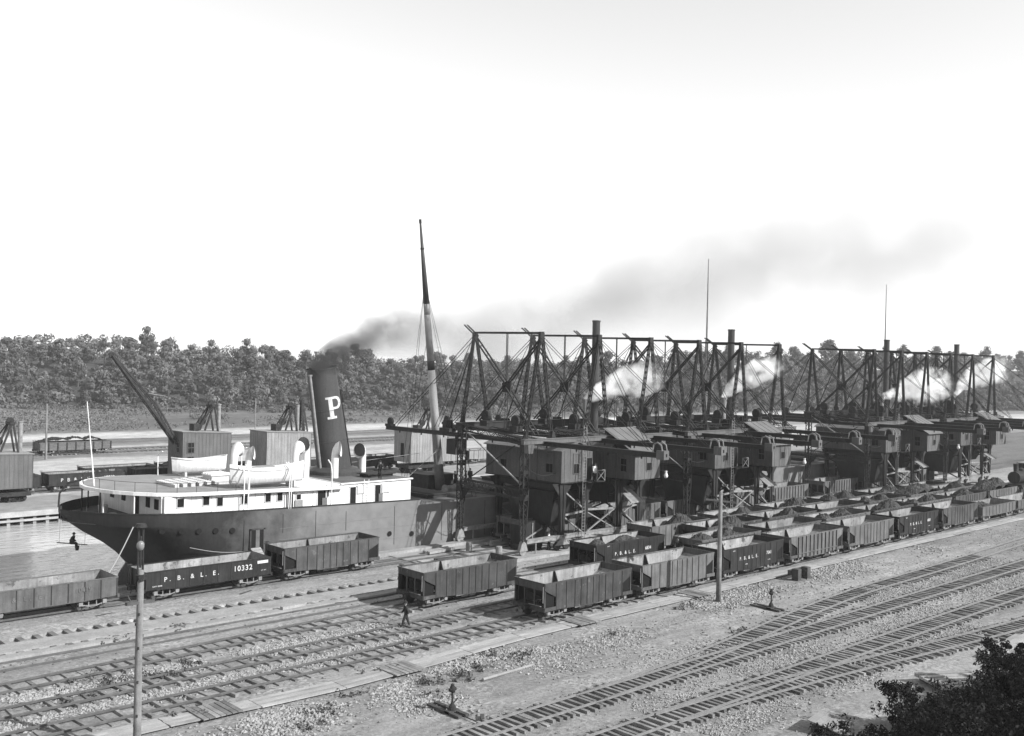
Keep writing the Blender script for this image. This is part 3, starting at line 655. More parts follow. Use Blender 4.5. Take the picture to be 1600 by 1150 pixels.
def siding_wall(root, name, p0, p1, z0, z1a, z1b, out, m, pitch=.62, apex=None):
    """board wall between two plan points with raised joint battens; apex = height in the middle for a gable"""
    p0, p1, out = Vector((*p0, 0)), Vector((*p1, 0)), Vector((*out, 0)); b = MB(); L_ = (p1-p0).length; d = (p1-p0)/L_
    pts = [p0+Vector((0,0,z0)), p1+Vector((0,0,z0)), p1+Vector((0,0,z1b))]+([(p0+p1)/2+Vector((0,0,apex))] if apex else [])+[p0+Vector((0,0,z1a))]
    b.prism([q-out*.04 for q in pts], out*.04)
    k = pitch/2
    while k < L_:
        t = k/L_; zt = z1a+(z1b-z1a)*t if not apex else (z1a+(apex-z1a)*(1-abs(2*t-1)))
        c = p0+d*k; b.bar(c+out*.012+Vector((0,0,z0)), c+out*.012+Vector((0,0,zt-.02)), .035, .03, up=out); k += pitch
    return b.build(name, m, root)
def window(root, c, w, h, out, side, m='siding', half=True):
    """window set in a wall: frame, dark panes, pale drawn blind in the upper half"""
    c, out, side = Vector(c), Vector(out), Vector(side); z = Vector((0,0,1)); f = MB()
    for s in (-1, 1): f.bar(c+side*s*w/2-z*h/2+out*.03, c+side*s*w/2+z*h/2+out*.03, .07, .07, up=out)
    for s in (-1, 0, 1): f.bar(c-side*w/2+z*s*h/2+out*.03, c+side*w/2+z*s*h/2+out*.03, .07, .07)
    fr = f.build('window', M[m], root); p = MB(); a = side*(w/2-.03); p.cur = 0
    lo, hi = (-h/2, 0) if half else (-h/2, h/2)
    p.quad(*( [c-a+z*lo+out*.012, c+a+z*lo+out*.012, c+a+z*hi+out*.012, c-a+z*hi+out*.012] )); p.build('pane', M['glass'], fr)
    if half:
        p = MB(); p.quad(c-a+out*.014, c+a+out*.014, c+a+z*h/2+out*.014, c-a+z*h/2+out*.014); p.build('blind', M['siding'], fr)
def unloader(label):
    u = thing('ore_unloader', label, 'ore unloader', (65.4, 65.3, 0), 0, 'ore unloaders along the dock'); S = M['steel']
    X, Yv, Zv = Vector((1,0,0)), Vector((0,1,0)), Vector((0,0,1))
    # lattice legs and their frame at the near end
    for y, ztop, nm in ((0, 10.0, 'yard'), (8.7, 11.3, 'ship')):
        b = MB(); lattice(b, (-2.4, y, 5.3), (-2.4, y, ztop), X, .62, .5, Yv, 9, .055); lattice(b, (-2.4, y, 1.2), (-2.4, y, 5.3), X, .30, .3, Yv, 9, .05, 2.0)
        b.box(-2.75, y-.28, 5.0, -2.05, y+.28, 5.5); b.box(-2.74, y-.28, ztop-.75, -2.06, y+.28, ztop); b.box(-2.72, y-.26, 7.4, -2.08, y+.26, 7.65); b.build('tower_leg', S, u)
        b = MB(); b.prism([(-2.9, y-.18, .45), (-1.9, y-.18, .45), (-2.2, y-.18, 1.3), (-2.6, y-.18, 1.3)], (0, .36, 0)); b.build('leg_shoe', M['dusty'], u)
        b = MB(); sheave(b, (-2.4, y, .42), .40, .1, 'y'); b.build('leg_wheel', M['dusty'], u)
    b = MB(); lattice(b, (-2.4, .3, 5.45), (-2.4, 8.5, 5.75), Zv, .75, .42, X, 14, .06); b.box(-2.6, .3, 5.05, -2.2, 8.5, 5.12); b.build('portal_beam', S, u)
    b = MB(); b.prism([(-2.46, 8.5, 5.3), (-2.46, 7.4, 5.3), (-2.46, 8.5, 4.1)], (.12, 0, 0)); b.prism([(-2.46, .3, 5.0), (-2.46, 1.3, 5.05), (-2.46, .3, 3.9)], (.12, 0, 0)); b.build('knee_plate', S, u)
    b = MB(); b.bar((-2.4, 8.4, 10.9), (-2.4, .4, 6.4), .12, .10); b.build('portal_brace', M['dusty'], u)
    b = MB(); b.bar((-2.2, 8.2, 6.0), (-2.2, 1.5, 9.8), .10, .08); b.build('portal_brace', S, u)
    # platform: yard girder, ship girder, cross lattice and walk
    b = MB(); b.box(-2.7, -.2, 10.02, 18.6, .2, 10.45); b.box(-2.7, -.26, 10.40, 18.6, .26, 10.47); b.build('yard_girder', M['siding'], u)
    b = MB(); b.box(-2.7, 8.9, 10.75, 18.6, 9.3, 11.45); b.box(-2.75, 8.82, 11.4, 18.6, 9.38, 11.5); b.build('ship_girder', S, u)
    for x in (-2.4, 5.4, 13.3, 18.4):
        b = MB(); lattice(b, (x, .3, 10.25), (x, 8.9, 11.1), Zv, .55, .3, X, 12, .05); b.build('cross_girder', S, u)
    b = MB()
    for k in range(16): x0 = -2.4+1.3*k; s = k % 2; b.bar((x0, .3+8.5*s, 10.3+.7*s), (x0+1.3, 8.8-8.5*s, 11.0-.7*s), .07, .05)
    b.build('platform_bracing', S, u)
    for x in (-2.2, 4.2, 10.4, 16.8):
        b = MB(); b.hexa([(x, -.3, 9.2), (x+.55, -.3, 9.2), (x+.55, .25, 9.2), (x, .25, 9.2), (x-.12, -.34, 10.0), (x+.67, -.34, 10.0), (x+.67, .3, 10.0), (x-.12, .3, 10.0)]); b.build('girder_hanger', M['siding'], u)
    b = MB()
    for k in range(9): b.tube((-1+2.3*k, .55, 10.46), (-1+2.3*k, .55, 11.1), .025, .025, 5)
    b.path([(-1, .55, 11.1), (17.4, .55, 11.1)], .025, 5); b.path([(-1, .55, 10.8), (17.4, .55, 10.8)], .02, 5); tag(b.build('platform_rail', S, u), kind='stuff')
    # three trusses with their booms
    for t in range(3):
        x = 7.9*t
        for y, zb, ap in ((.6, 10.47, (x, .6, 20.0)), (9.4, 11.5, (x, 9.85, 20.1))):
            b = MB()
            for s in (-1, 1): lattice(b, (x+s*1.8, y+(.25 if s > 0 else 0), zb), Vector(ap)+Vector((s*.12, 0, -.1)), X, .26, .22, Yv, 16, .045, .7); b.prism([(x+s*1.8-.3, y-.12, zb), (x+s*1.8+.3, y-.12, zb), (x+s*1.7+.08, y-.12, zb+.6), (x+s*1.7-.08, y-.12, zb+.6)], (0, .24, 0))
            b.prism([(x-.32, ap[1]-.14, 19.3), (x+.32, ap[1]-.14, 19.3), (x+.24, ap[1]-.14, 20.25), (x-.24, ap[1]-.14, 20.25)], (0, .28, 0)); b.build('a_frame', S, u)
        b = MB(); b.bar((x, .6, 20.12), (x, 9.85, 20.22), .20, .20); b.build('top_chord', S, u)
        b = MB()
        double_bar(b, (x, .6, 19.6), (x, 4.9, 15.4), (.36, 0, 0), .15, 5, .08); double_bar(b, (x, 5.3, 15.2), (x, 9.2, 11.6), (.40, 0, 0), .14, 4, .08)
        b.build('diagonal', S, u); b = MB()
        double_bar(b, (x, 9.85, 19.8), (x, 5.2, 15.4), (.46, 0, 0), .15, 5, .08); double_bar(b, (x, 5.0, 15.0), (x, .9, 10.7), (.52, 0, 0), .14, 5, .10)
        b.build('diagonal', S, u)
        b = MB(); b.prism([(x-.08, 4.6, 14.5), (x-.08, 5.6, 14.5), (x-.08, 5.75, 15.4), (x-.08, 4.5, 15.6)], (.16, 0, 0)); b.build('gusset_plate', S, u)
        b = MB(); double_bar(b, (x, 5.2, 20.1), (x, 5.2, 15.6), (.34, .2, 0), .07, 7, .04); double_bar(b, (x, 5.15, 14.5), (x, 5.15, 10.9), (.3, 0, 0), .05, 2); b.build('hanger', S, u)
        b = MB()
        for s in (-1, 1): b.bar((x+s*.2, 9.6, 19.9), (x+s*.2, 11.3, 21.0), .09, .12)
        b.build('apex_horn', S, u)
        # boom over ship and yard
        b = MB(); b.box(x-.17, -13.65, 9.86, x+.17, 24.1, 10.22); b.box(x-.24, -13.65, 10.17, x+.24, 24.1, 10.24); b.box(x-.24, -13.65, 9.82, x+.24, 24.1, 9.88)
        for k in range(10): yk = -11.5+3.7*k; b.box(x-.05, yk-.05, 9.6, x+.05, yk+.05, 9.83)
        b.build('boom', S, u)
        b = MB(); b.box(x-.33, -14.1, 9.72, x+.33, -13.3, 10.45); b.build('boom_end_block', M['siding'], u)
        b = MB(); b.box(x-.06, -14.14, 9.95, x+.06, -14.1, 10.2); b.build('block_slot', M['black'], u)
        b = MB()
        for s in (-1, 1): b.path([(x+s*.3, -12.9, 10.25), (x+s*.3, -13.0, 10.9), (x+s*.3, -13.4, 11.1), (x+s*.3, -13.8, 10.9), (x+s*.3, -13.9, 10.4)], .06, 6)
        b.build('sheave_guard', M['dusty'], u); b = MB(); sheave(b, (x, -13.2, 10.55), .42, .1); b.build('sheave', S, u)
        b = MB(); sheave(b, (x, 23.5, 10.7), .45, .12); b.box(x-.3, 23.0, 10.2, x+.3, 24.1, 10.45); b.build('sheave', S, u)
        for k, (y, z) in enumerate(((3.2, 11.9), (7.4, 12.2))):
            b = MB(); sheave(b, (x-.5, y, z), .55, .2); b.box(x-.9, y-.5, z-1.0, x-.1, y+.5, z-.45); b.build('winding_sheave', M['iron'], u)
        b = MB()   # rods from the apexes down to both ends of the boom
        for s in (-1, 1):
            o = s*.22; b.tube((x+o, 9.85, 19.9), (x+o, 22.6, 10.3), .035, .035, 5); b.tube((x+o, 9.85, 19.8), (x+o, 15.6, 10.6), .03, .03, 5)
            b.tube((x+o, .6, 19.8), (x+o, -12.4, 10.4), .028, .028, 5); b.tube((x+o, .6, 19.6), (x+o, -5.6, 10.3), .028, .028, 5)
        b.tube((x, 9.85, 19.8), (x, 13.6, 11.2), .07, .07, 6)
        tag(b.build('stay_rods', S, u), kind='stuff')
        b = MB(); b.box(x-.45, 13.0, 10.25, x+.45, 14.6, 10.6); b.tube((x-.4, 13.8, 11.1), (x+.4, 13.8, 11.1), .35, .35, 10); b.box(x-.2, 13.2, 10.6, x-.1, 14.3, 11.4); b.box(x+.1, 13.2, 10.6, x+.2, 14.3, 11.4); b.build('trolley', M['iron'], u)
    # first engine house
    def cabin(x0, x1, y0, y1, z0, z1, ap, name):
        h = link(name, None, u)
        siding_wall(h, 'wall', (x0, y1), (x0, y0), z0, z1, z1, (-1, 0), M['siding']); siding_wall(h, 'wall', (x1, y0), (x1, y1), z0, z1, z1, (1, 0), M['siding'])
        siding_wall(h, 'wall', (x0, y0), (x1, y0), z0, z1, z1, (0, -1), M['siding'], .78, ap); siding_wall(h, 'wall', (x1, y1), (x0, y1), z0, z1, z1, (0, 1), M['siding'], .78, ap)
        xm = (x0+x1)/2; b = MB()
        for s, xe in ((-1, x0-.22), (1, x1+.22)):
            zz = z1-(ap-z1)*.22/((x1-x0)/2)
            b.hexa([(xm, y0-.2, ap+.0), (xe, y0-.2, zz), (xe, y1+.2, zz), (xm, y1+.2, ap), (xm, y0-.2, ap+.08), (xe, y0-.2, zz+.08), (xe, y1+.2, zz+.08), (xm, y1+.2, ap+.08)] if s > 0 else [(xe, y0-.2, zz), (xm, y0-.2, ap), (xm, y1+.2, ap), (xe, y1+.2, zz), (xe, y0-.2, zz+.08), (xm, y0-.2, ap+.08), (xm, y1+.2, ap+.08), (xe, y1+.2, zz+.08)])
            k = y0
            while k < y1: b.bar((xm, k, ap+.09), (xe, k, zz+.09), .05, .05); k += .9
        b.build('roof', M['roof'], h); b = MB(); b.box(x0-.05, y0-.08, z0-.1, x1+.05, y1+.05, z0-.005); b.build('floor_beam', S, h); return h
    h1 = cabin(2.1, 6.35, -.3, 10.2, 6.3, 9.25, 10.0, 'engine_house')
    window(h1, (2.1, 1.25, 8.0), .95, 1.75, (-1,0,0), (0,1,0)); window(h1, (2.1, 7.6, 7.9), .9, 1.6, (-1,0,0), (0,1,0))
    window(h1, (4.05, -.3, 8.0), .75, 1.9, (0,-1,0), (1,0,0))
    b = MB(); b.box(5.45, -.33, 6.35, 6.18, -.28, 8.45); b.build('doorway', M['black'], h1); b = MB()
    for s in (5.4, 6.23): b.box(s-.05, -.38, 6.35, s+.05, -.3, 8.5)
    b.box(5.35, -.38, 8.45, 6.28, -.3, 8.55); b.build('door_frame', M['siding'], h1)
    b = MB(); b.box(4.8, -1.25, 6.22, 7.1, -.36, 6.3); b.build('balcony', S, u); b = MB()
    for x in (6.0, 7.1): b.box(x-.03, -1.25, 6.3, x+.03, -1.19, 7.35)
    b.bar((6.0, -1.22, 7.33), (7.1, -1.22, 7.33), .05); b.bar((6.0, -1.22, 6.35), (7.1, -1.22, 7.3), .04); b.bar((6.0, -1.22, 7.3), (7.1, -1.22, 6.35), .04); b.build('balcony_rail', M['dusty'], u)
    b = MB()
    for s in (4.55, 4.95): b.tube((s, -.75, .8), (s, -.75, 11.6), .035, .035, 6)
    for k in range(36): b.tube((4.55, -.75, .9+.3*k), (4.95, -.75, .9+.3*k), .02, .02, 5)
    b.build('ladder', M['dusty'], u)
    # second engine house with boiler, chimney and front cab
    h2 = cabin(10.2, 14.1, 0.6, 10.0, 6.2, 9.1, 10.6, 'boiler_house')
    siding_wall(h2, 'wall', (10.2, .6), (10.2, -2.3), 6.25, 9.4, 8.72, (-1, 0), M['siding']); siding_wall(h2, 'wall', (14.1, -2.3), (14.1, .6), 6.25, 8.72, 9.4, (1, 0), M['siding']); siding_wall(h2, 'wall', (10.2, -2.3), (14.1, -2.3), 6.25, 8.72, 8.72, (0, -1), M['siding'], .98)
    b = MB(); b.hexa([(9.9, -2.65, 8.66), (14.4, -2.65, 8.66), (14.4, -1.0, 9.6), (9.9, -1.0, 9.6), (9.9, -2.65, 8.74), (14.4, -2.65, 8.74), (14.4, -1.0, 9.68), (9.9, -1.0, 9.68)]); b.build('cab_roof', M['roof'], h2)
    b = MB(); b.hexa([(8.5, -1.8, 10.0), (13.2, -1.8, 10.0), (13.2, .4, 11.12), (8.5, .4, 11.12), (8.5, -1.8, 10.07), (13.2, -1.8, 10.07), (13.2, .4, 11.19), (8.5, .4, 11.19)])
    for k in range(5): x = 8.7+1.08*k; b.bar((x, -1.8, 10.08), (x, .4, 11.2), .05, .05)
    b.build('shed_roof', M['roof'], h2)
    b = MB(); b.prism([(10.25, -1.7, 8.9), (10.25, .4, 8.9), (10.25, .4, 11.1), (10.25, -1.7, 10.02)], (.06, 0, 0)); b.prism([(13.0, -1.7, 8.9), (13.0, .4, 8.9), (13.0, .4, 11.1), (13.0, -1.7, 10.02)], (.06, 0, 0)); b.build('gable', S, h2)
    window(h2, (12.35, -2.3, 7.85), .85, 1.55, (0,-1,0), (1,0,0)); window(h2, (10.2, -.9, 7.6), .8, 1.3, (-1,0,0), (0,1,0), half=False)
    b = MB(); b.tube((12.3, 5.0, 8.5), (12.3, 5.0, 21.9), .42, .40, 20)
    for z in (12.6, 15.6, 18.6, 21.75): b.tube((12.3, 5.0, z), (12.3, 5.0, z+.12), .45, .45, 20)
    b.build('chimney', M['funnel'], u)
    b = MB(); b.tube((10.65, 4.7, 9.6), (10.65, 4.7, 12.8), .26, .26, 12); b.tube((10.65, 4.7, 12.8), (10.65, 4.7, 13.8), .28, .40, 12); b.build('exhaust_pipe', M['dusty'], u)
    # plate legs, braces, bogies and equalising beams under both houses
    def plate_leg(x, y, zt, w0=.95, w1=.42, side=1):
        b = MB(); b.prism([(x-w0/2, y-.14, zt), (x+w0/2, y-.14, zt), (x+w1/2, y-.14, 1.15), (x-w1/2, y-.14, 1.15)], (0, .28, 0)); b.box(x-w0/2-.03, y-.16, zt-.5, x+w0/2+.03, y+.16, zt)
        b.prism([(x-w0/2, y-.05, zt), (x-w0/2-.9, y-.05, zt), (x-w0/2, y-.05, zt-1.1)], (0, .1, 0)); b.prism([(x+w0/2, y-.05, zt), (x+w0/2+.9, y-.05, zt), (x+w0/2, y-.05, zt-1.1)], (0, .1, 0))
        b.box(x-.04, y-.22, 1.2, x+.04, y+.22, zt); b.build('plate_leg', S, u)
    for x0, x1, zt in ((2.6, 5.7, 6.2), (10.7, 13.6, 6.05)):
        for y in (0, 8.7):
            for x in (x0, x1): plate_leg(x, y, zt)
            b = MB(); b.bar((x0, y, 3.2), (x1, y, 3.4), .22, .16); b.bar((x0, y, 3.2), (x1, y, 1.2), .16, .12); b.bar((x0, y, 5.6), (x1, y, 3.5), .16, .12); b.build('leg_brace', M['dusty'], u)
        for x in (x0, x1):
            b = MB(); b.box(x-.2, .2, zt-.75, x+.2, 8.5, zt-.1); b.build('cross_beam', S, u)
            b = MB(); b.bar((x, .3, 4.8), (x, 8.4, 1.4), .16, .14); b.bar((x, 8.4, 4.8), (x, .3, 1.4), .16, .14); b.build('cross_brace', S, u)
    b = MB(); b.prism([(5.9, .05, 3.6), (9.9, .05, 3.4), (9.9, .05, 3.2), (5.9, .05, 3.4)], (0, .12, 0)); b.bar((6.0, .1, 1.3), (10.2, .1, 3.3), .14, .1); b.bar((6.0, .1, 3.3), (10.2, .1, 1.3), .14, .1); b.build('tie_brace', M['dusty'], u)
    for y in (0, 8.7):
        b = MB(); b.box(-2.0, y-.17, 1.05, 14.4, y+.17, 1.38); b.box(-2.0, y-.22, 1.34, 14.4, y+.22, 1.42); b.build('equalizer_beam', M['dusty'], u)
        for x in (2.6, 5.7, 10.7, 13.6):
            b = MB(); b.prism([(x-.95, y-.2, .5), (x+.95, y-.2, .5), (x+.3, y-.2, 1.05), (x-.3, y-.2, 1.05)], (0, .4, 0)); b.build('bogie', M['dusty'], u)
            for s in (-.6, .6):
                b = MB(); sheave(b, (x+s, y, .42), .40, .1, 'y'); b.build('bogie_wheel', M['iron'], u)
        b = MB(); b.box(-.8, y-.05, .06, -.7, y+.05, 1.1); b.build('beam_prop', M['dusty'], u)
    # ore hopper bin, tipping pan and hanging gear under the first house
    b = MB(); b.hexa([(2.6, 1.5, 2.0), (5.0, 1.5, 2.0), (5.0, 6.5, 2.0), (2.6, 6.5, 2.0), (2.2, .8, 5.3), (5.6, .8, 5.3), (5.6, 7.5, 5.3), (2.2, 7.5, 5.3)]); b.build('ore_bin', S, u)
    b = MB(); b.hexa([(10.6, 1.5, 3.6), (12.2, 1.5, 3.6), (12.2, 6.5, 3.6), (10.6, 6.5, 3.6), (10.3, .9, 5.9), (14.0, .9, 5.9), (14.0, 7.5, 5.9), (10.3, 7.5, 5.9)]); b.build('ore_bin', S, u)
    b = MB(); b.bar((13.4, .2, 3.6), (9.2, -1.9, 3.2), .06, .06); b.hexa([(10.6, -1.6, 3.9), (12.4, -1.6, 3.9), (13.4, 1.3, 5.2), (11.6, 1.3, 5.2), (10.6, -1.6, 4.0), (12.4, -1.6, 4.0), (13.4, 1.3, 5.3), (11.6, 1.3, 5.3)]); b.build('chute', M['dusty'], u)
    b = MB(); b.tube((8.8, -7.2, 9.8), (8.8, -7.2, 7.6), .02, .02, 5); b.build('lamp_cord', S, u); b = MB(); b.lathe((8.8, -7.2, 7.0), [(.02, 0), (.16, .1), (.20, .28), (.12, .46), (.1, .62), (.16, .66), (.02, .7)], 10); b.build('lamp_globe', M['white'], u, True)
    b = MB(); b.box(-1.6, 10.6, 8.2, -.2, 12.0, 9.7); b.box(-1.0, 11.2, 9.7, -.8, 11.4, 10.1); b.build('ore_bucket', M['iron'], u)
    for k, (x, y, z0, z1) in enumerate(((1.2, 2.0, 5.6, 10.2), (3.4, -1.4, 1.6, 6.0), (6.8, .8, .9, 10.2), (7.9, 4.0, 2.2, 10.4), (9.4, -.6, .8, 10.0), (15.4, 1.2, 2.0, 10.2), (16.2, 5.5, 3.0, 11.0), (17.2, -.2, 6.0, 10.0))):
        b = MB(); b.tube((x, y, z0), (x+.1, y+.1, z1), .035, .035, 5); b.build('hanging_rod', S, u)
    for x, y in ((6.9, 1.0), (15.5, 1.4)):
        b = MB(); b.box(x-.5, y-.4, 2.6, x+.5, y+.5, 3.7); b.box(x-.6, y-.5, 3.7, x+.6, y+.6, 3.85); b.tube((x, y, .3), (x, y, 2.6), .12, .12, 8); b.build('valve_box', M['iron'], u)
    b = MB(); pts = [Vector((9.9, 0, 9.4)).lerp(Vector((17.5, -.3, 8.6)), k/10)-Vector((0, 0, 1.4*math.sin(math.pi*k/10))) for k in range(11)]; b.path(pts, .03, 5); b.build('slack_cable', S, u)
    b = MB(); pts = [Vector((-2.2, 1.0, 8.6)).lerp(Vector((2.2, .4, 7.2)), k/8)-Vector((0, 0, .8*math.sin(math.pi*k/8))) for k in range(9)]; b.path(pts, .03, 5); b.build('slack_cable', S, u)
    for x in (14.9, 18.3):
        b = MB(); lattice(b, (x, 9.0, .6), (x, 9.0, 10.8), X, .5, .4, Yv, 12, .05); b.build('rear_post', S, u)
    b = MB(); b.box(1.6, 7.6, .1, 5.2, 8.4, 1.0); b.box(6.6, 6.5, .1, 8.6, 8.2, 2.4); b.tube((7.6, 7.4, 2.4), (7.6, 7.4, 3.6), .5, .5, 12); b.build('hoist_engine', M['iron'], u)
    return u
u0 = unloader('nearest ore unloader, beside the ship mast and over dark hopper car 6834')
for x, lab in ((89.4, 'second ore unloader from the ship funnel, behind the pole with the crossarm'), (128.4, 'third ore unloader from the ship funnel, just beyond the gap between the trusses'), (152.2, 'farthest ore unloader from the ship funnel, at the end of the dock')):
    o = dup(u0, (x, 65.3, 0), 0, lab); sx_ = random.uniform(-9, 4)
    for ch in o.children:
        n_ = ch.name.split('.')[0]
        if n_ == 'trolley': ch.location.y = sx_+random.uniform(-6, 6)
        elif n_ == 'ore_bucket': ch.location.y = sx_*.4; ch.location.z = random.uniform(-2, .3)
        elif n_ == 'slack_cable': ch.rotation_euler = (random.uniform(-.06, .06), random.uniform(-.03, .03), random.uniform(-.05, .05))
for lab, x, y, n, l, rz, m in (('short stack of squared timbers on the dock beside the ship leg', 58.6, 71.8, 4, 3.2, .1, 'plank'), ('dark beams stacked on the dock planking before the first unloader leg', 56.8, 68.3, 3, 2.6, -.1, 'darkwood'), ('pale planks leaning together on the dock under the portal beam', 66.0, 71.5, 5, 3.4, .05, 'plank')):
    t = thing('timber_stack', lab, 'timber', (x, y, -.07), rz)
    for k in range(n): b = MB(); b.box(-l/2+.1*(k % 2), -.5+.26*(k % 4), .26*(k//4), l/2-.15*(k % 3), -.26+.26*(k % 4), .22+.26*(k//4)); b.build('beam', M[m], t)
for lab, x, y in (('iron barrel standing on the dock planking near the hull', 60.9, 70.2), ('iron barrel on the dock wall beside the nearest yard leg', 61.6, 66.9)):
    b = MB(); b.lathe((0, 0, 0), [(.27, 0), (.31, .25), (.32, .42), (.31, .6), (.27, .85), (.25, .86)], 14); o = b.build('barrel', M['dusty']); o.location = (x, y, -.05); tag(o, lab, 'barrel')
# open skip tubs on the dock under the first machine
for i, (x, y) in enumerate(((66.2, 69.0),)):
    t = thing('ore_grab', 'dark ore grab standing open on a round base under the nearest unloader', 'grab', (x, 68.2, .0))
    b = MB(); b.tube((0,0,.0), (0,0,.5), 1.5, 1.6, 16); b.build('base', M['iron'], t)
    b = MB(); b.prism([(-1.3,-.7,.5), (1.5,-.7,.5), (1.9,-.7,1.6), (.6,-.7,2.6), (-1.4,-.7,2.3)], (0,1.4,0)); b.build('shell', M['card'], t)
    b = MB(); b.bar((-1.2,-.75,.8), (1.4,-.75,1.8), .12); b.bar((.1,-.75,.6), (.1,-.75,2.4), .1); b.build('arm', M['dusty'], t)
# ------------------------------------------------------------------ the ship
ship = thing('ore_ship', 'long dark hulled ore steamer with white deckhouse and lettered raked funnel at the dock', 'ship', (28, 82, 0)); OX, OY = 28, 82
def SX(x, y, z): return (x-OX, y-OY, z)
HB = 7.0
def sheer(x):
    if x < 34: return 5.0+.08*((34-x)/6)**1.5
    if x < 59: return 5.0-.70*((x-34)/25)**.8
    return 3.9 if x > 59.9 else 4.3-.4*(x-59)/.9
HBT = [(28.6, 0), (28.8, 1.1), (29.3, 2.4), (30.1, 3.7), (31.1, 4.8), (32.3, 5.75), (33.5, 6.58), (35, 6.87), (37, 6.97), (39, 7.0)]
def halfb(x):
    if x < 39:
        for (a, ya), (c, yc) in zip(HBT, HBT[1:]):
            if x <= c: return ya+(yc-ya)*(x-a)/(c-a)
    if x > 155: return HB*max(0, 1-((x-155)/17)**2.2)
    return HB
NX = [(28, 1.5), (33, 1.35), (36, 1.45), (39, 1.9), (42, 3.2), (46, 6.5), (52, 11), (58, 14)]
def zbot(x):
    pts = [(28.6, 4.6), (29.3, 3.95), (30.5, 3.05), (32, 2.1), (33.2, 1.1), (34.2, .0), (35, -1.3), (36.2, -3.2), (38, -4.8), (44, -5.0)]
    if x >= 44: return -5.0
    for (a, za), (b_, zb) in zip(pts, pts[1:]):
        if x <= b_: return za+(zb-za)*(x-a)/(b_-a)
def nexp(x):
    for (a, na), (c, nc) in zip(NX, NX[1:]):
        if x <= c: return na+(nc-na)*(x-a)/(c-a)
    return 14
st = [28.6, 28.68, 28.9, 29.2, 29.7, 30.5, 31.3, 32, 32.6, 33.2, 33.8, 34.4, 35.1, 36, 37, 38, 39.5, 41, 42.5, 44, 46, 48, 50, 53, 56, 58.95, 59.0, 59.4, 59.95, 64, 70, 80, 95, 110, 125, 140, 155, 159, 163, 166.5, 169.5, 171.3, 172]
NH = 15; rows = []
def hflat(x): return min(.95, .5*(sheer(x)-zbot(x)))      # height of the upright bulwark above the curved section
def hy(x, z):
    """half-breadth of the hull at station x and height z"""
    z0 = sheer(x)-hflat(x)
    if z >= z0: return max(.02, halfb(x))
    t_ = min(.999, (z0-z)/(z0-zbot(x))); return max(.02, halfb(x))*(1-t_**nexp(x))**(1/nexp(x))
for x in st:
    zd, zb, hb_, n_ = sheer(x), zbot(x), max(.02, halfb(x)), nexp(x); z0 = zd-hflat(x); row = [(-hb_, zd)]
    for i in range(NH+1):
        t = i/NH*math.pi/2; f = math.cos(t)**(2/n_); g = math.sin(t)**(2/n_); row.append((-hb_*f, z0-(z0-zb)*g))
    rows.append([SX(x, OY+y, z) for y, z in row]+[SX(x, OY-y, z) for y, z in reversed(row[:-1])])
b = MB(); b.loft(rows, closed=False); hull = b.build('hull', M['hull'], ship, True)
es = hull.data
# sheer strake and rubbing lines along the near side
def sideline(z0, w, o, xa, xb, name, m):
    b = MB(); r_ = []; x = xa
    while x <= xb:
        zz = sheer(x)-z0 if x < 59 else 4.3-z0; hb_ = hy(x, zz)
        y = OY-hb_-o; r_.append([SX(x, y, zz), SX(x, y+o+.05, zz), SX(x, y+o+.05, zz+w), SX(x, y, zz+w)]); x += .5
    b.loft(r_); return b.build(name, m, ship)
sideline(.02, .10, .05, 28.9, 58.9, 'gunwale', M['card'])
for x, za, zb in ((40.7, 1.3, 4.0), (44.3, 2.6, 4.2), (47.5, .3, 4.2), (50.6, 2.2, 3.9), (55.9, .4, 3.9), (61.5, .2, 3.7), (67, .2, 3.6)):
    b = MB(); b.box(x-28-.02, -7.02, za, x-28+.02, -6.97, zb); b.build('plate_joint', M['card'], ship)
for z in (2.95, 2.0, 1.0):
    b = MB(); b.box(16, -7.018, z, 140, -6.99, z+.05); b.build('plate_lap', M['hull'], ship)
# decks
b = MB(); pts = []
for x in [28.8, 29.0, 29.4, 30, 31, 32.5, 34, 36, 38, 40, 43]: pts.append((x, halfb(x)-.12))
for s in (-1, 1):
    b = MB()
    for (xa, ha), (xc, hc) in zip(pts[:-2], pts[1:-1]): b.quad(SX(xa, OY+s*ha, 4.2), SX(xc, OY+s*hc, 4.2), SX(xc, OY+s*hc, sheer(xc)-.03), SX(xa, OY+s*ha, sheer(xa)-.03))
    b.build('bulwark_lining', M['card'], ship)
poly = [SX(x, OY-h, 4.16) for x, h in pts]+[SX(x, OY+h, 4.16) for x, h in reversed(pts)]
b.prism(poly, (0,0,.05)); b.build('fantail_deck', M['deckd'], ship)
b = MB(); b.box(15, -6.9, 3.75, 31, 6.9, 3.8); b.box(31, -6.96, 3.80, 127, 6.96, 3.88); b.build('main_deck', M['deckd'], ship)
hatch = []
for k in range(11):
    x = 62.6+7.9*k-1.6-28+ (0 if k else .6)
    h = MB(); h.box(x, -4.6, 3.89, x+2.6, 4.6, 4.25); h.box(x-.12, -4.7, 4.2, x+2.72, 4.7, 4.3); o = h.build('hatch_coaming', M['iron'], ship)
    h = MB(); h.box(x+.2, -4.4, 4.3, x+2.4, 4.4, 4.32); h.build('hatch_hole', M['black'], o)
    h = MB(); h.box(x+3.2, -5.6, 3.9, x+4.9, -3.4, 4.16); h.build('hatch_board', M['deck'], ship)
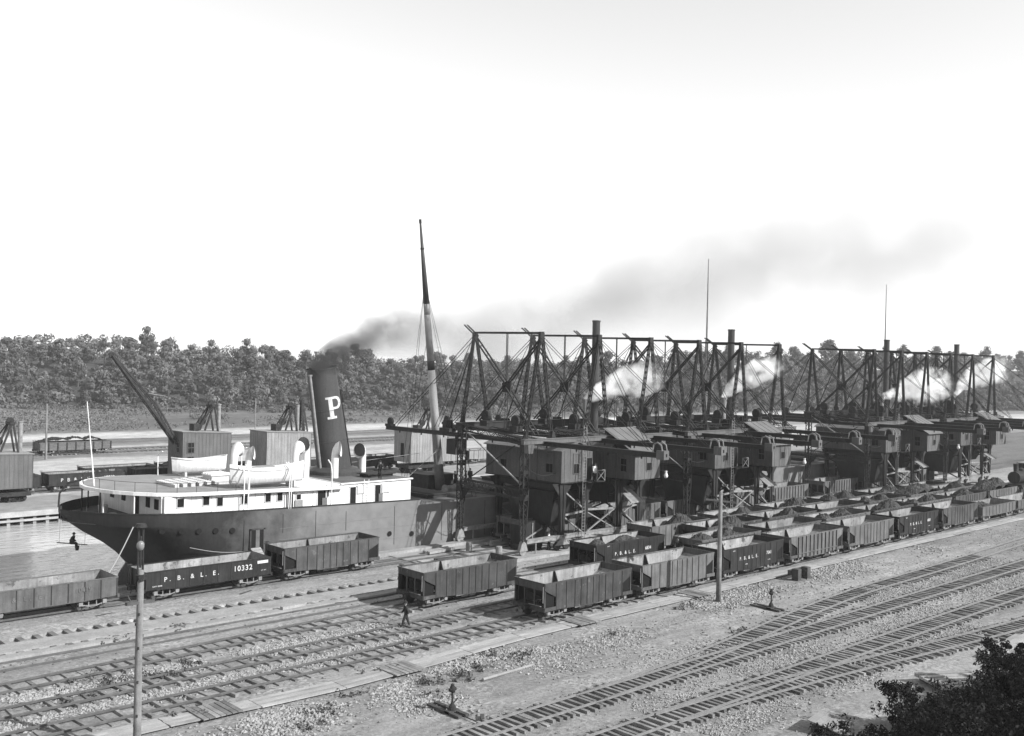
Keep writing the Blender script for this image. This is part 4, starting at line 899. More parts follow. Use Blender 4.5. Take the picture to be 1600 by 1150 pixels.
# deckhouse
hs = link('deckhouse', None, ship)
HY = 75.42; zt = lambda x: 6.42-.016*(x-34)
def wallquad(xa, xb, y, za, zb, m='white', par=None, th=.06):
    b = MB(); b.box(xa-28, y-82-th/2, za, xb-28, y-82+th/2, zb); return b
b = MB(); b.box(6.1, -6.6, 4.22, 22.4, 6.6, 6.30); b.box(22.4, -6.6, 3.9, 30.0, 6.6, 6.25); b.build('house_wall', M['white'], hs)
b = MB(); b.box(22.2, -6.78, 6.25, 30.15, 6.78, 6.36); b.build('roof_edge', M['white'], hs); b = MB(); b.box(22.35, -6.62, 6.36, 30.0, 6.62, 6.375); b.build('roof_deck', M['deckd'], hs)
for x in (36.3, 38.0, 39.9, 41.9, 43.6, 45.6, 47.4, 49.5, 52.0): 
    b = MB(); b.box(x-28-.03, -6.625, 4.6, x-28+.03, -6.58, 6.25); b.build('wall_batten', M['offwhite'], hs)
def ship_window(xa, xb, za, zb, door=False):
    f = MB(); x0, x1 = xa-28, xb-28
    for a, c in ((x0, x0+.06), (x1-.06, x1)): f.box(a, -6.66, za, c, -6.60, zb)
    f.box(x0, -6.66, zb-.06, x1, -6.60, zb); f.box(x0-.03, -6.68, za-.05, x1+.03, -6.60, za)
    fr = f.build('doorway' if door else 'window', M['offwhite'] if not door else M['white'], hs)
    p = MB(); p.box(x0+.05, -6.63, za, x1-.05, -6.602, zb-.05); p.build('pane' if not door else 'opening', M['glass' if not door else 'black'], fr)
for a in ((35.05, 35.72), (37.2, 37.85), (38.4, 39.02), (40.55, 41.2), (42.75, 43.35), (43.87, 44.47)):
    ship_window(a[0], a[1], 5.45 if a[0] < 38 else 5.28, 6.18 if a[0] < 38 else 6.02)
ship_window(44.85, 45.5, 4.6, 5.98, True); ship_window(45.72, 46.25, 5.25, 5.75); ship_window(47.8, 48.75, 4.5, 5.9, True); ship_window(48.8, 49.05, 5.3, 5.9)
ship_window(51.15, 51.9, 4.45, 6.0, True); ship_window(53.85, 54.6, 4.4, 6.02, True)
for x0, x1, z0, z1, m in ((45.6, 46.35, 4.5, 5.2, 'deck'), (51.95, 52.8, 5.3, 6.02, 'offwhite'), (54.65, 55.6, 5.2, 6.02, 'offwhite'), (54.3, 54.75, 4.4, 5.15, 'deckd'), (48.3, 48.75, 4.5, 5.2, 'deckd')):
    b = MB(); b.box(x0-28, -6.72, z0, x1-28, -6.665, z1); b.build('door_leaf', M[m], hs)
b = MB()
for s in (52.65, 53.15): b.tube((s-28, -6.75, 4.3), (s-28, -6.75, 6.55), .03, .03, 6)
for k in range(9): b.tube((24.65, -6.75, 4.45+.24*k), (25.15, -6.75, 4.45+.24*k), .02, .02, 5)
b.build('ladder', M['white'], ship)
# aft wall of the house and fantail fittings
for y in (-5.2, -3.6, -1.4, 1.2, 3.6):
    b = MB(); b.box(6.03, y-.35, 5.2, 6.09, y+.35, 6.0) if abs(y+1.4) > .1 else b.box(6.03, y-.45, 4.2, 6.09, y+.45, 6.0); b.build('aft_window', M['glass'], hs)
b = MB(); b.tube((3.6, -2.6, 4.1), (3.6, -2.6, 4.7), .18, .18, 10); b.tube((3.6, -2.6, 4.7), (3.6, -2.6, 4.8), .4, .4, 12); b.tube((4.5, 1.5, 4.1), (4.5, 1.5, 4.9), .3, .4, 12); b.build('capstan', M['offwhite'], ship)
b = MB(); b.lathe((2.6, -1.0, 4.1), [(.3, 0), (.55, .1), (.6, .35), (.4, .5), (.1, .55)], 12); b.build('rope_coil', M['rope'], ship)
b = MB(); b.box(1.5, -.6, 4.1, 2.0, .8, 4.7); b.build('steering_box', M['deckd'], ship)
# boat deck with overhanging rounded stern
edge = [(30.45, 0), (30.7, 1.8), (31.3, 3.5), (32.3, 5.0), (33.6, 6.2), (35.0, 6.85), (36.5, 7.08), (50.3, 7.08)]
bd = lambda x: 6.72-.028*(x-30.5)
top = [SX(x, OY-y, bd(x)) for x, y in edge]+[SX(x, OY+y, bd(x)) for x, y in reversed(edge[1:])]
b = MB(); b.prism([(x, y, z-.26) for x, y, z in top], (0,0,.26)); b.build('boat_deck', M['white'], ship)
ins = [(30.7, 0), (30.95, 1.7), (31.5, 3.35), (32.5, 4.8), (33.75, 5.95), (35.1, 6.6), (36.6, 6.84), (50.1, 6.84)]
b = MB(); b.prism([SX(x, OY-y, bd(x)+.004) for x, y in ins]+[SX(x, OY+y, bd(x)+.004) for x, y in reversed(ins[1:])], (0,0,.012)); b.build('deck_surface', M['deck'], ship)
for x, y in ((31.0, -2.4), (32.4, -4.95), (34.0, -6.3), (30.9, 1.8), (32.6, 5.0), (31.6, -.2)):
    b = MB(); b.tube(SX(x, OY+y, 4.1), SX(x, OY+y, bd(x)-.25), .06, .06, 8); b.build('awning_post', M['white' if y < -2 else 'iron'], ship)
b = MB()
for x, y in ins[1:7]+[(38.4, 6.84), (40.0, 6.84)]:
    b.tube(SX(x, OY-y, bd(x)), SX(x, OY-y, bd(x)+.75), .02, .02, 5)
    if x < 36.7: b.tube(SX(x, OY+y, bd(x)), SX(x, OY+y, bd(x)+.75), .02, .02, 5)
rr = [SX(x, OY-y, bd(x)+.74) for x, y in [(40, 6.84), (38.4, 6.84)]+ins[6:0:-1]+[ins[0]]]+[SX(x, OY+y, bd(x)+.74) for x, y in ins[1:7]]
b.path(rr, .018, 5); tag(b.build('deck_rail', M['iron'], ship), kind='stuff')
b = MB(); b.tube(SX(31.18, 82, 6.7), SX(30.5, 82, 13.5), .07, .03, 8); b.build('flagstaff', M['white'], ship)
b = MB(); pts = [SX(29.3, 83.5, 5.0+2.2*t) for t in (0, .5)]; b.path([SX(29.0, 83.6, 5.0), SX(29.1, 83.7, 6.1), SX(29.7, 83.5, 6.9), SX(30.6, 83.0, 7.2)], .08, 8); b.build('stern_davit', M['iron'], ship)
# funnel, its collar, pipes and letter
fa, fb = Vector(SX(53.95, 82, 6.3)), Vector(SX(52.2, 82, 16.35))
b = MB(); b.tube(fa, fb, 1.62, 1.36, 40, caps=False); b.tube(fb, fb+(fb-fa)*.012, 1.44, 1.44, 40, caps=False)
b.tube(fa+(fb-fa)*.93, fa+(fb-fa)*.99, 1.30, 1.28, 40)
for t in (.33, .62): p = fa+(fb-fa)*t; r0 = 1.62-.26*t; b.tube(p, p+(fb-fa)*.004, r0+.025, r0+.025, 40)
fun = b.build('funnel', M['funnel'], ship)
for f_ in fun.data.polygons: f_.use_smooth = len(f_.vertices) == 4
b = MB(); b.lathe((fa.x+.02, fa.y, 6.36), [(2.5, 0), (2.5, .35), (2.15, .62), (1.7, .75)], 32); b.build('funnel_collar', M['funnel'], ship, False)
fdir = (fb-fa).normalized(); fx_ = Vector((1,0,0)); fx_ = (fx_-fdir*fdir.dot(fx_)).normalized(); fy_ = fdir.cross(fx_)
def onf(t, a, o): p = fa+(fb-fa)*t; r0 = 1.62-.26*t+o; return p+(fx_*math.sin(a)-Vector((0,1,0))*math.cos(a))*r0
b = MB(); b.tube(onf(.02, -1.35, .16), onf(.955, -1.35, .16), .12, .12, 8); b.tube(onf(.955, -1.35, .16), onf(.97, -1.35, .16), .2, .2, 8); b.build('steam_pipe', M['dusty'], ship)
b = MB(); b.tube(onf(.02, 1.3, .14), onf(.72, 1.3, .14), .07, .07, 8); b.tube(onf(.72, 1.3, .14), onf(.78, 1.3, .3), .12, .12, 8); b.tube(onf(.66, 1.3, .3), onf(.74, 1.3, .3), .10, .10, 8); b.build('whistle_pipe', M['iron'], ship)
b = MB()
def patch(u0, u1, v0, v1, nu=6):   # rectangle on the funnel shell, u along the girth (m), v up (m)
    L_ = (fb-fa).length
    for k in range(nu):
        a0, a1 = (u0+(u1-u0)*k/nu)/1.5, (u0+(u1-u0)*(k+1)/nu)/1.5
        b.quad(onf(v0/L_, a0, .012), onf(v0/L_, a1, .012), onf(v1/L_, a1, .012), onf(v1/L_, a0, .012))
c0 = -.06; v0, v1 = 5.55, 7.62
patch(c0-.52, c0-.10, v0, v1); patch(c0-.78, c0+.16, v0, v0+.22); patch(c0-.78, c0+.1, v1-.20, v1)
for k in range(14):      # bowl of the P
    a0, a1 = -math.pi/2+math.pi*k/14, -math.pi/2+math.pi*(k+1)/14; L_ = (fb-fa).length; cu, cv = c0+.22, v1-.60
    def q(a, ru, rv): return onf((cv+rv*math.sin(a))/L_, (cu+ru*math.cos(a))/1.5, .012)
    b.quad(q(a0, .36, .38), q(a0, .78, .60), q(a1, .78, .60), q(a1, .36, .38))
patch(c0-.1, c0+.24, v1-.22, v1-.005); patch(c0-.1, c0+.24, v1-1.20, v1-.98); b.build('funnel_letter', M['letter'], ship)
# cowl ventilators
def cowl(x, y, z0, z1, r, ang, big=1.0):
    c = link('ventilator', None, ship, SX(x, y, 0)); b = MB(); d = Vector((math.cos(ang), math.sin(ang), 0)); zz = z1-.55*big
    rings = []; n = 16
    for s, (o, h, rr_, tilt) in enumerate(((0, z0, r, 0), (0, zz-.3*big, r, 0), (.03, zz, r*1.05, .25), (.12*big, zz+.28*big, r*1.3, .7), (.26*big, zz+.45*big, r*1.75, 1.15), (.46*big, zz+.52*big, r*2.15, 1.45))):
        ax = Vector((0,0,1))*math.cos(tilt)+d*math.sin(tilt); u_ = ax.cross(Vector((-d.y, d.x, 0))).normalized(); w_ = Vector((-d.y, d.x, 0)); cc = d*o+Vector((0,0,h))
        rings.append([cc+(u_*math.cos(6.28318*i/n)+w_*math.sin(6.28318*i/n))*rr_ for i in range(n)])
    b.loft(rings, caps=False); b.build('cowl', M['white'], c, True)
    b = MB(); cen = d*(.40*big)+Vector((0,0,zz+.52*big)); b.lathe((0,0,0), [(.001, 0), (r*2.08, .002)], 16); o = b.build('mouth', M['deckd'], c); o.location = cen; o.rotation_euler = (d.to_track_quat('Z', 'Y')).to_euler()
view_a = math.atan2(-.73, -.684)
cowl(42.45, 80.2, 6.4, 9.35, .30, view_a+2.6, 1.15); cowl(43.8, 80.2, 6.4, 9.0, .28, -.7, 1.0); cowl(47.9, 79.2, 6.3, 9.3, .30, view_a+2.7, 1.15); cowl(50.1, 81, 6.3, 9.45, .33, view_a-.35, 1.2); cowl(51.95, 79, 6.37, 9.1, .34, -.75, 1.05); cowl(56.4, 81, 6.37, 8.6, .34, view_a-.55, 1.1)
# davits, skylights, hatches and lines
for x in (40.6, 41.0, 44.8, 45.0, 49.0):
    b = MB(); b.path([SX(x, 75.0, 4.6 if x > 41 else 4.9), SX(x, 74.93, 6.0), SX(x, 74.9, 7.4), SX(x+.05, 75.15, 8.1), SX(x+.1, 75.7, 8.45)], .055, 8); b.build('davit', M['white'], ship)
for x in (39.3, 47.6):
    b = MB(); b.path([SX(x, 88.4, 6.3), SX(x, 88.5, 8.2), SX(x, 88.0, 8.6), SX(x, 87.5, 8.7)], .05, 8); b.build('davit', M['white'], ship)
b = MB(); b.box(26.6, -4.6, 6.38, 29.4, -3.2, 6.62); b.box(26.4, -4.8, 6.62, 29.6, -3.0, 6.70); b.build('roof_hatch', M['iron'], ship)
b = MB(); b.box(25.9, 2.0, 6.38, 29.6, 3.4, 6.75); b.box(25.9, -1.2, 6.38, 29.6, -.9, 6.6); b.build('skylight', M['iron'], ship)
b = MB(); b.box(14.5, -3.6, 6.2, 16.9, -2.0, 6.9); b.box(14.3, -3.7, 6.9, 17.1, -1.9, 6.98); b.build('skylight', M['offwhite'], ship)
# masts
def mast(x, dark, z0=3.8, x1=None, z1=31.5, name='mast'):
    x1 = x-3.4 if x1 is None else x1; a, c = Vector(SX(x, 82, z0)), Vector(SX(x1, 82, z1)); m_ = link('mast', None, ship)
    for t0, t1, mm in dark:
        b = MB(); r = lambda t: .52-.26*t**.8 if t < .82 else .26-.16*(t-.82)/.18
        b.tube(a+(c-a)*t0, a+(c-a)*t1, r(t0), r(t1), 14); b.build('mast_section', M[mm], m_, True)
    b = MB()
    for y, t in ((-4.8, .78), (-3.9, .78), (4.8, .78), (3.9, .78), (-4.4, .6), (4.4, .6)):
        b.tube(a+(c-a)*t, (a.x-1.2+.5*abs(y)*.3, y*1.3, 3.9), .022, .022, 5)
    for k in range(24):
        t = k/24*.72; p0 = Vector((a.x-1.2+.72, -6.24, 3.9)); q0 = a+(c-a)*.78; p1 = Vector((a.x-1.2+.585, -5.07, 3.9)); b.tube(p0+(q0-p0)*t, p1+(q0-p1)*t, .012, .012, 4)
    tag(b.build('shrouds', M['iron'], m_), kind='stuff')
    b = MB(); b.tube(a+(c-a)*.995, a+(c-a)*1.01, .14, .14, 8); b.tube(a+(c-a)*.90, a+(c-a)*.905, .22, .22, 8); b.build('mast_truck', M['iron'], m_); return m_
mast(67.0, [(0, .16, 'deckd'), (.16, .455, 'mast'), (.455, .49, 'black'), (.49, .66, 'carin'), (.66, .70, 'dusty'), (.70, 1, 'funnel')])
def pole_mast(x, z1=32.0):
    m_ = link('mast', None, ship); b = MB(); b.tube(SX(x, 82, 3.8), SX(x, 82, 21), .30, .2, 10); b.tube(SX(x, 82, 21), SX(x, 82, z1), .13, .05, 8); b.build('mast_section', M['dusty'], m_)
pole_mast(112.9); pole_mast(163.5)
b = MB(); b.tube(SX(65.6, 79.5, 4.3), SX(66.9, 79.5, 4.3), .38, .38, 14); b.tube(SX(65.5, 79.5, 4.3), SX(65.6, 79.5, 4.3), .5, .5, 14); b.tube(SX(66.9, 79.5, 4.3), SX(67, 79.5, 4.3), .5, .5, 14); b.box(37.3, -2.9, 3.88, 39.2, -2.1, 4.2); b.build('deck_winch', M['dusty'], ship)
b = MB(); b.box(38.0, .8, 3.9, 41.4, 4.0, 5.3); b.box(37.9, .7, 5.3, 41.5, 4.1, 5.4); b.build('winch_house', M['iron'], ship)
for x0, x1, y, t in ((66.4, 55.5, 84, 7.0), (66.0, 58.2, 76, 6.4)):
    b = MB(); b.tube(SX(66.4, 82, 8.0), SX(x1, y, t), .02, .02, 5); b.build('stay', M['rope'], ship)
# hull openings
for x, z in ((33.96, 3.70), (35.41, 3.58), (36.8, 3.48), (38.21, 3.38), (39.66, 3.25), (55.35, 1.45), (57.9, 1.2)):
    y = 82-hy(x, z)
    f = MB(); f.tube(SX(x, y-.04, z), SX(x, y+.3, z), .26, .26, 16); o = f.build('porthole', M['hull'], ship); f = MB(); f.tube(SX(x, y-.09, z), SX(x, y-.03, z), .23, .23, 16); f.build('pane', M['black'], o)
b = MB(); b.box(13.35, -7.06, 1.55, 14.45, -6.6, 3.1); o = b.build('cargo_port', M['black'], ship); b = MB()
for k in range(2): b.box(13.2+1.25*k, -7.09, 1.5, 13.35+1.25*k, -6.9, 3.2)
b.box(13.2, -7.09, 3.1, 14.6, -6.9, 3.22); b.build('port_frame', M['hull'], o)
b = MB(); b.box(13.75, -7.075, 1.55, 14.1, -7.06, 3.1); b.build('inner_door', M['deckd'], o)
b = MB(); b.prism([SX(34.6, 81.9, .9), SX(35.1, 81.9, -.4), SX(35.1, 81.9, -3), SX(33.0, 81.9, -3), SX(33.3, 81.9, -.6), SX(34.3, 81.9, .9)], (0, .2, 0)); b.build('rudder', M['carl'], ship)
# gangplank
gp = thing('gangplank', 'cleated wooden gangplank leaning from the hull cargo port to the dock', 'gangplank', (41.7, 74.2, 0)); b = MB()
b.hexa([(-.4, -.9, .3), (.5, -.9, .3), (.5, .85, 1.65), (-.4, .85, 1.65), (-.4, -.9, .38), (.5, -.9, .38), (.5, .85, 1.73), (-.4, .85, 1.73)]); b.build('deck_boards', M['plank'], gp); b = MB()
for k in range(7): t = k/6; b.box(-.4, -.85+1.6*t, .39+1.3*t, .5, -.78+1.6*t, .45+1.3*t)
b.build('cleats', M['wharf'], gp); b = MB(); b.box(-.3, -.95, -.15, .4, -.8, .3); b.build('foot_block', M['wharf'], gp)
# mooring line from the stern fairlead to the dock
b = MB(); pts = [Vector((31.9, 75.95, 4.15)).lerp(Vector((28.3, 73.6, .2)), k/8)-Vector((0, 0, .35*math.sin(math.pi*k/8))) for k in range(9)]; b.path(pts, .045, 6); tag(b.build('mooring_rope', M['rope']), 'pale mooring rope running from the stern fairlead down to the dock edge', 'rope')
b = MB(); pts = [Vector((36.2, 75.3, 2.2)).lerp(Vector((41.3, 74.6, 1.5)), k/8)-Vector((0, 0, .25*math.sin(math.pi*k/8))) for k in range(9)]; b.path(pts, .025, 6); tag(b.build('hanging_rope', M['rope']), 'thin rope sagging along the dark hull below the portholes', 'rope')
# lifeboats, rafts
def lifeboat(label, x, y, z, L_, cover=True):
    t = thing('lifeboat', label, 'lifeboat', (x, y, z), 0, 'white lifeboats on the boat deck'); rows = []; ns = 15
    for i in range(ns):
        s = -1+2*i/(ns-1); w = .95*(1-abs(s)**2.6)**.7+.02; zt_ = 1.25+.32*s*s; zk = .12*abs(s)**4
        ring = [(s*L_/2, -w, zt_), (s*L_/2*.99, -w*.97, zt_*.7+zk*.3), (s*L_/2*.97, -w*.72, .28+zk), (s*L_/2*.95, 0, zk), (s*L_/2*.97, w*.72, .28+zk), (s*L_/2*.99, w*.97, zt_*.7+zk*.3), (s*L_/2, w, zt_)]
        rows.append(ring)
    b = MB(); b.loft(rows, closed=False); b.build('hull', M['white'], t, True)
    b = MB()
    rows2 = [[(r[0][0], r[0][1]*(1-.0), r[0][2]), (r[0][0], r[0][1]*.5, r[0][2]+.22), (r[0][0], 0, r[0][2]+.30), (r[6][0], r[6][1]*.5, r[6][2]+.22), (r[6][0], r[6][1], r[6][2])] for r in rows]
    if cover: b.loft(rows2, closed=False); b.build('canvas_cover', M['white'], t, True)
    else: b.loft([[(p[0][0], p[0][1]*.93, p[0][2]-.35), (p[6][0], p[6][1]*.93, p[6][2]-.35)] for p in rows], closed=False); b.build('thwarts', M['offwhite'], t)
    b = MB(); b.path([(r[0][0], r[0][1]-.02, r[0][2]) for r in rows], .045, 6); b.path([(r[6][0], r[6][1]+.02, r[6][2]) for r in rows], .045, 6); b.build('gunwale', M['offwhite'], t)
    for s in (-.3, .32): b = MB(); b.box(s*L_-.1, -.7, -.28, s*L_+.1, .7, .22); b.build('chock', M['offwhite'], t)
    if cover: b = MB(); b.box(-1.7, -.5, 1.42, .4, .5, 1.58); b.build('slatted_hatch', M['deck'], t)
    return t
lifeboat('white lifeboat under a canvas cover on the near edge of the boat deck', 43.5, 76.3, 6.62, 7.0)
lifeboat('white open lifeboat on the far side of the boat deck before the crane house', 42.6, 87.0, 6.6, 5.4, False)
tg = thing('deck_gratings', 'rows of white slatted raft gratings lying on the aft boat deck', 'raft', (38.0, 81.0, 6.5))
for k in range(6):
    b = MB(); b.box(-1.6+.75*k, -2.4+.1*k, .02, -1.25+.75*k, 1.3+.1*k, .30)
    for q in range(9): b.box(-1.68+.75*k, -2.3+.1*k+.4*q, .30, -1.17+.75*k, -2.1+.1*k+.4*q, .36)
    b.build('grating', M['offwhite'], tg)
tb = thing('deck_locker', 'white deck locker with slatted lid behind the near lifeboat', 'locker', (41.0, 80.6, 6.42)); b = MB(); b.box(-.8, -.8, 0, .8, .8, .75); b.build('box', M['offwhite'], tb); b = MB(); b.box(-.9, -.9, .75, .9, .9, .85)
for q in range(4): b.box(-.85, -.7+.45*q, .85, .85, -.5+.45*q, .95)
b.build('lid', M['white'], tb)
# ------------------------------------------------------------------ locomotive cranes on the far dock
def crane(label, x, y, L_=6.6, W=4.4, ztop=7.6, m='siding', boom=None, stack=True, rz=0, win=True, mouth=False):
    t = thing('locomotive_crane', label, 'crane', (x, y, -.0), rz, 'steam cranes along the far dock')
    b = MB(); b.box(-L_/2, -1.7, .75, L_/2, 1.7, 1.25); b.tube((0,0,1.2), (0,0,1.7), 1.3, 1.3, 16); b.build('car_frame', M['iron'], t)
    for s in (-1, 1): truck(t, s*(L_/2-1.4), M['iron'])
    h = link('crane_house', None, t); z0 = 1.7
    siding_wall(h, 'wall', (-L_/2, W/2), (-L_/2, -W/2), z0, ztop, ztop, (-1, 0), M[m], .5); siding_wall(h, 'wall', (-L_/2, -W/2), (L_/2, -W/2), z0, ztop, ztop-.3, (0, -1), M[m], .5)
    siding_wall(h, 'wall', (L_/2, -W/2), (L_/2, W/2), z0, ztop-.3, ztop-.3, (1, 0), M[m], .5); siding_wall(h, 'wall', (L_/2, W/2), (-L_/2, W/2), z0, ztop-.3, ztop, (0, 1), M[m], .5)
    b = MB(); b.hexa([(-L_/2-.1, -W/2-.12, ztop), (L_/2+.1, -W/2-.12, ztop-.3), (L_/2+.1, W/2+.12, ztop-.3), (-L_/2-.1, W/2+.12, ztop), (-L_/2-.1, -W/2-.12, ztop+.09), (L_/2+.1, -W/2-.12, ztop-.21), (L_/2+.1, W/2+.12, ztop-.21), (-L_/2-.1, W/2+.12, ztop+.09)]); b.build('roof', M['deck'], h)
    if win:
        for z in (5.5, 3.7):
            window(h, (-L_/2+1.1, -W/2, z), .95, 1.35, (0,-1,0), (1,0,0), half=False)
            window(h, (-L_/2, -W/2+1.2, z), .8, 1.3, (-1,0,0), (0,1,0), half=False)
    if mouth:
        b = MB(); b.prism([(1.4, -W/2-.02, 5.0), (2.0, -W/2-.02, 5.0), (1.5, -W/2-.02, 4.3), (2.0, -W/2-.02, 3.5), (1.4, -W/2-.02, 3.5), (.9, -W/2-.02, 4.3)], (0, .015, 0)); b.build('side_opening', M['black'], h)
        b = MB(); b.box(-L_/2-.03, -.4, 2.5, -L_/2, .4, 4.6); b.build('doorway', M['black'], h)
    # hoisting frame and smokestack above the roof
    b = MB()
    for s in (-.7, .7): b.bar((.3, s, ztop), (1.5, s, ztop+3.3), .22, .18); b.bar((2.2, s, ztop-.3), (1.6, s, ztop+3.3), .18, .18); b.bar((-.8, s, ztop), (1.4, s, ztop+3.2), .14, .12)
    b.box(1.2, -.9, ztop+3.1, 1.8, .9, ztop+3.4); b.build('hoist_frame', M['iron'], t)
    b = MB(); sheave(b, (.2, 0, ztop+1.2), .5, .15, 'y'); sheave(b, (1.5, 0, ztop+3.5), .4, .15, 'y'); b.build('sheave', M['iron'], t)
    b = MB(); b.box(-1.2, -.7, ztop, -.4, .7, ztop+.9); b.build('drum_cover', M['iron'], t)
    if stack: b = MB(); b.tube((2.6, 0, ztop-.4), (2.6, 0, ztop+3.4), .26, .26, 12); b.tube((2.6, 0, ztop+3.3), (2.6, 0, ztop+3.45), .32, .32, 12); b.build('smokestack', M['dusty'], t)
    if boom:
        p, q = Vector(boom[0]), Vector(boom[1]); d = (q-p).normalized(); w_ = Vector((0,1,0)); n_ = d.cross(w_).normalized(); b = MB(); n = 16
        for s in (-1, 1):
            c0, c1 = p+w_*s*.55, q+w_*s*.2; m0 = p.lerp(q, .45)
            b.bar(c0, c1, .30, .26); b.bar(c0-n_*.1, m0+w_*s*.42-n_*.85, .2, .2); b.bar(m0+w_*s*.42-n_*.85, c1-n_*.05, .2, .2)
            for k in range(n):
                a, e = k/n, (k+.5)/n; dep = lambda t: .1+.75*(t/.45 if t < .45 else (1-t)/.55); wd = lambda t: s*(.55-.35*t)
                b.bar(p.lerp(q, a)+w_*wd(a), p.lerp(q, e)+w_*wd(e)-n_*dep(e), .06); b.bar(p.lerp(q, e)+w_*wd(e)-n_*dep(e), p.lerp(q, (k+1)/n)+w_*wd((k+1)/n), .06)
        for k in range(n): b.bar(p.lerp(q, k/n)+w_*.5*(1-.6*k/n), p.lerp(q, (k+1)/n)-w_*.5*(1-.6*(k+1)/n), .06)
        b.build('boom', M['iron'], t)
        b = MB(); sheave(b, q, .4, .12, 'y'); b.build('boom_sheave', M['iron'], t); b = MB()
        b.tube((1.5, 0, ztop+3.5), q, .02, .02, 5) if boom[2] else b.tube(p.lerp(q, .62), p.lerp(q, .62)+Vector((3.6, 0, -.6)), .03, .03, 5)
        b.build('hoist_rope', M['rope'], t)
    return t
crane('board sided crane house with raised lattice boom at upper left behind the fantail', 61.2, 125, 6.8, 4.2, 7.55, 'siding', ((-2.9, 0, 5.3), (-11.8, 0, 17.2), False))
crane('rust streaked crane house between the lifeboats and the ship funnel', 73.2, 125, 7.0, 4.6, 7.2, 'corr', ((3.2, 0, 4.0), (6.0, 4.5, 11.2), False), win=False)
crane('crane house of pale vertical boards with dark crescent opening behind the main mast', 98.0, 125, 7.2, 4.2, 6.4, 'corr', None, False, win=False, mouth=True)
crane('crane house with thin smokestack cut by the left edge of the picture', 36.3, 125, 6.8, 4.4, 5.85, 'siding', win=False)
# ------------------------------------------------------------------ poles, stands and small yard things
p = thing('utility_pole', 'tall rough pole with a glass arc lamp on its iron top', 'pole', (18.75, 43.8, -.3)); b = MB()
b.loft([[(r*math.cos(a)+ox, r*math.sin(a), z) for a in [6.283*i/12 for i in range(12)]] for r, z, ox in ((.18, -.6, 0), (.17, 1.5, .01), (.16, 4, 0), (.15, 6.2, .02), (.14, 8.05, .03), (.10, 8.1, .03))]); b.build('shaft', M['pole'], p, True)
b = MB(); b.tube((-.12, 0, 7.6), (-.10, 0, 10.1), .045, .045, 6); b.tube((.12, .0, 7.6), (.10, 0, 10.1), .045, .045, 6); b.tube((0,0,8.2), (0,0,9.6), .05, .05, 6); b.box(-.16, -.05, 9.2, .16, .05, 9.3); b.tube((0,0,10.0), (0,0,10.15), .28, .2, 12); b.tube((-.16,0,8.6), (.16,0,8.6), .03, .03, 5); b.tube((0,-.1,7.7), (0,-.1,7.9), .25, .25, 8); b.build('lamp_iron', M['iron'], p)
b = MB(); b.lathe((-.03, -.05, 8.95), [(.02, 0), (.11, .05), (.165, .17), (.16, .32), (.10, .42), (.02, .45)], 14); b.build('lamp_globe', flat('lamp_glass', .16, .15), p, True)
b = MB(); b.bar((-.75, -.35, 6.75), (.8, .35, 6.55), .14, .14); b.bar((-.5, .1, 7.0), (-.5, -.3, 6.75), .05); b.build('crossarm', M['darkwood'], p)
b = MB()
for k in range(14): a = k*2.1; b.box(.17*math.cos(a)-.03, .17*math.sin(a)-.03, .6+k*.5, .17*math.cos(a)+.03, .17*math.sin(a)+.03, .72+k*.5)
tag(b.build('step_spikes', M['iron'], p), kind='stuff')
p = thing('utility_pole', 'pale smooth pole with a slanted crossarm and insulators beside the plank walkway', 'pole', (63.2, 44.3, -.2)); b = MB()
b.loft([[(r*math.cos(a), r*math.sin(a), z) for a in [6.283*i/12 for i in range(12)]] for r, z in ((.20, -.4), (.18, 2.5), (.155, 6), (.135, 8.2), (.05, 8.28))]); b.build('shaft', M['pole'], p, True)
ax = Vector((.80, -.60, 0)); b = MB(); b.bar(Vector((0,0,7.55))-ax*1.15+Vector((0,0,.12)), Vector((0,0,7.55))+ax*1.15+Vector((0,0,-.12)), .16, .13); b.bar(ax*.5+Vector((0,0,7.4)), (0,0,6.7), .05); b.bar(ax*-.5+Vector((0,0,7.5)), (0,0,6.7), .05); b.build('crossarm', M['darkwood'], p)
for k in (-1.05, -.75, -.45, .4, .7, 1.0):
    c = Vector((0,0,7.68))+ax*k+Vector((0,0,-.1*k)); b = MB(); b.lathe(c, [(.02, -.02), (.03, .08), (.06, .1), (.065, .16), (.03, .2)], 8); b.build('insulator', M['glass'], p, True)
def plain_pole(label, x, y, h, r=.13, arms=0, m='pole'):
    p = thing('utility_pole', label, 'pole', (x, y, -.3)); b = MB(); b.tube((0,0,0), (0,0,h), r, r*.65, 8); b.build('shaft', M[m], p)
    if arms: b = MB(); b.bar((-.9, .3, h-.5), (.9, -.3, h-.5), .12); b.build('crossarm', M['wharf'], p)
plain_pole('pale weathered pole on the far gravel at the end of the lone wooden gondola', 58.2, 174, 9.2, .2); plain_pole('thin distant pole by the marsh above the second crane house', 124, 224, 7.6, .14); plain_pole('thin distant pole beside the marsh behind the ship funnel', 139, 213, 8, .13)
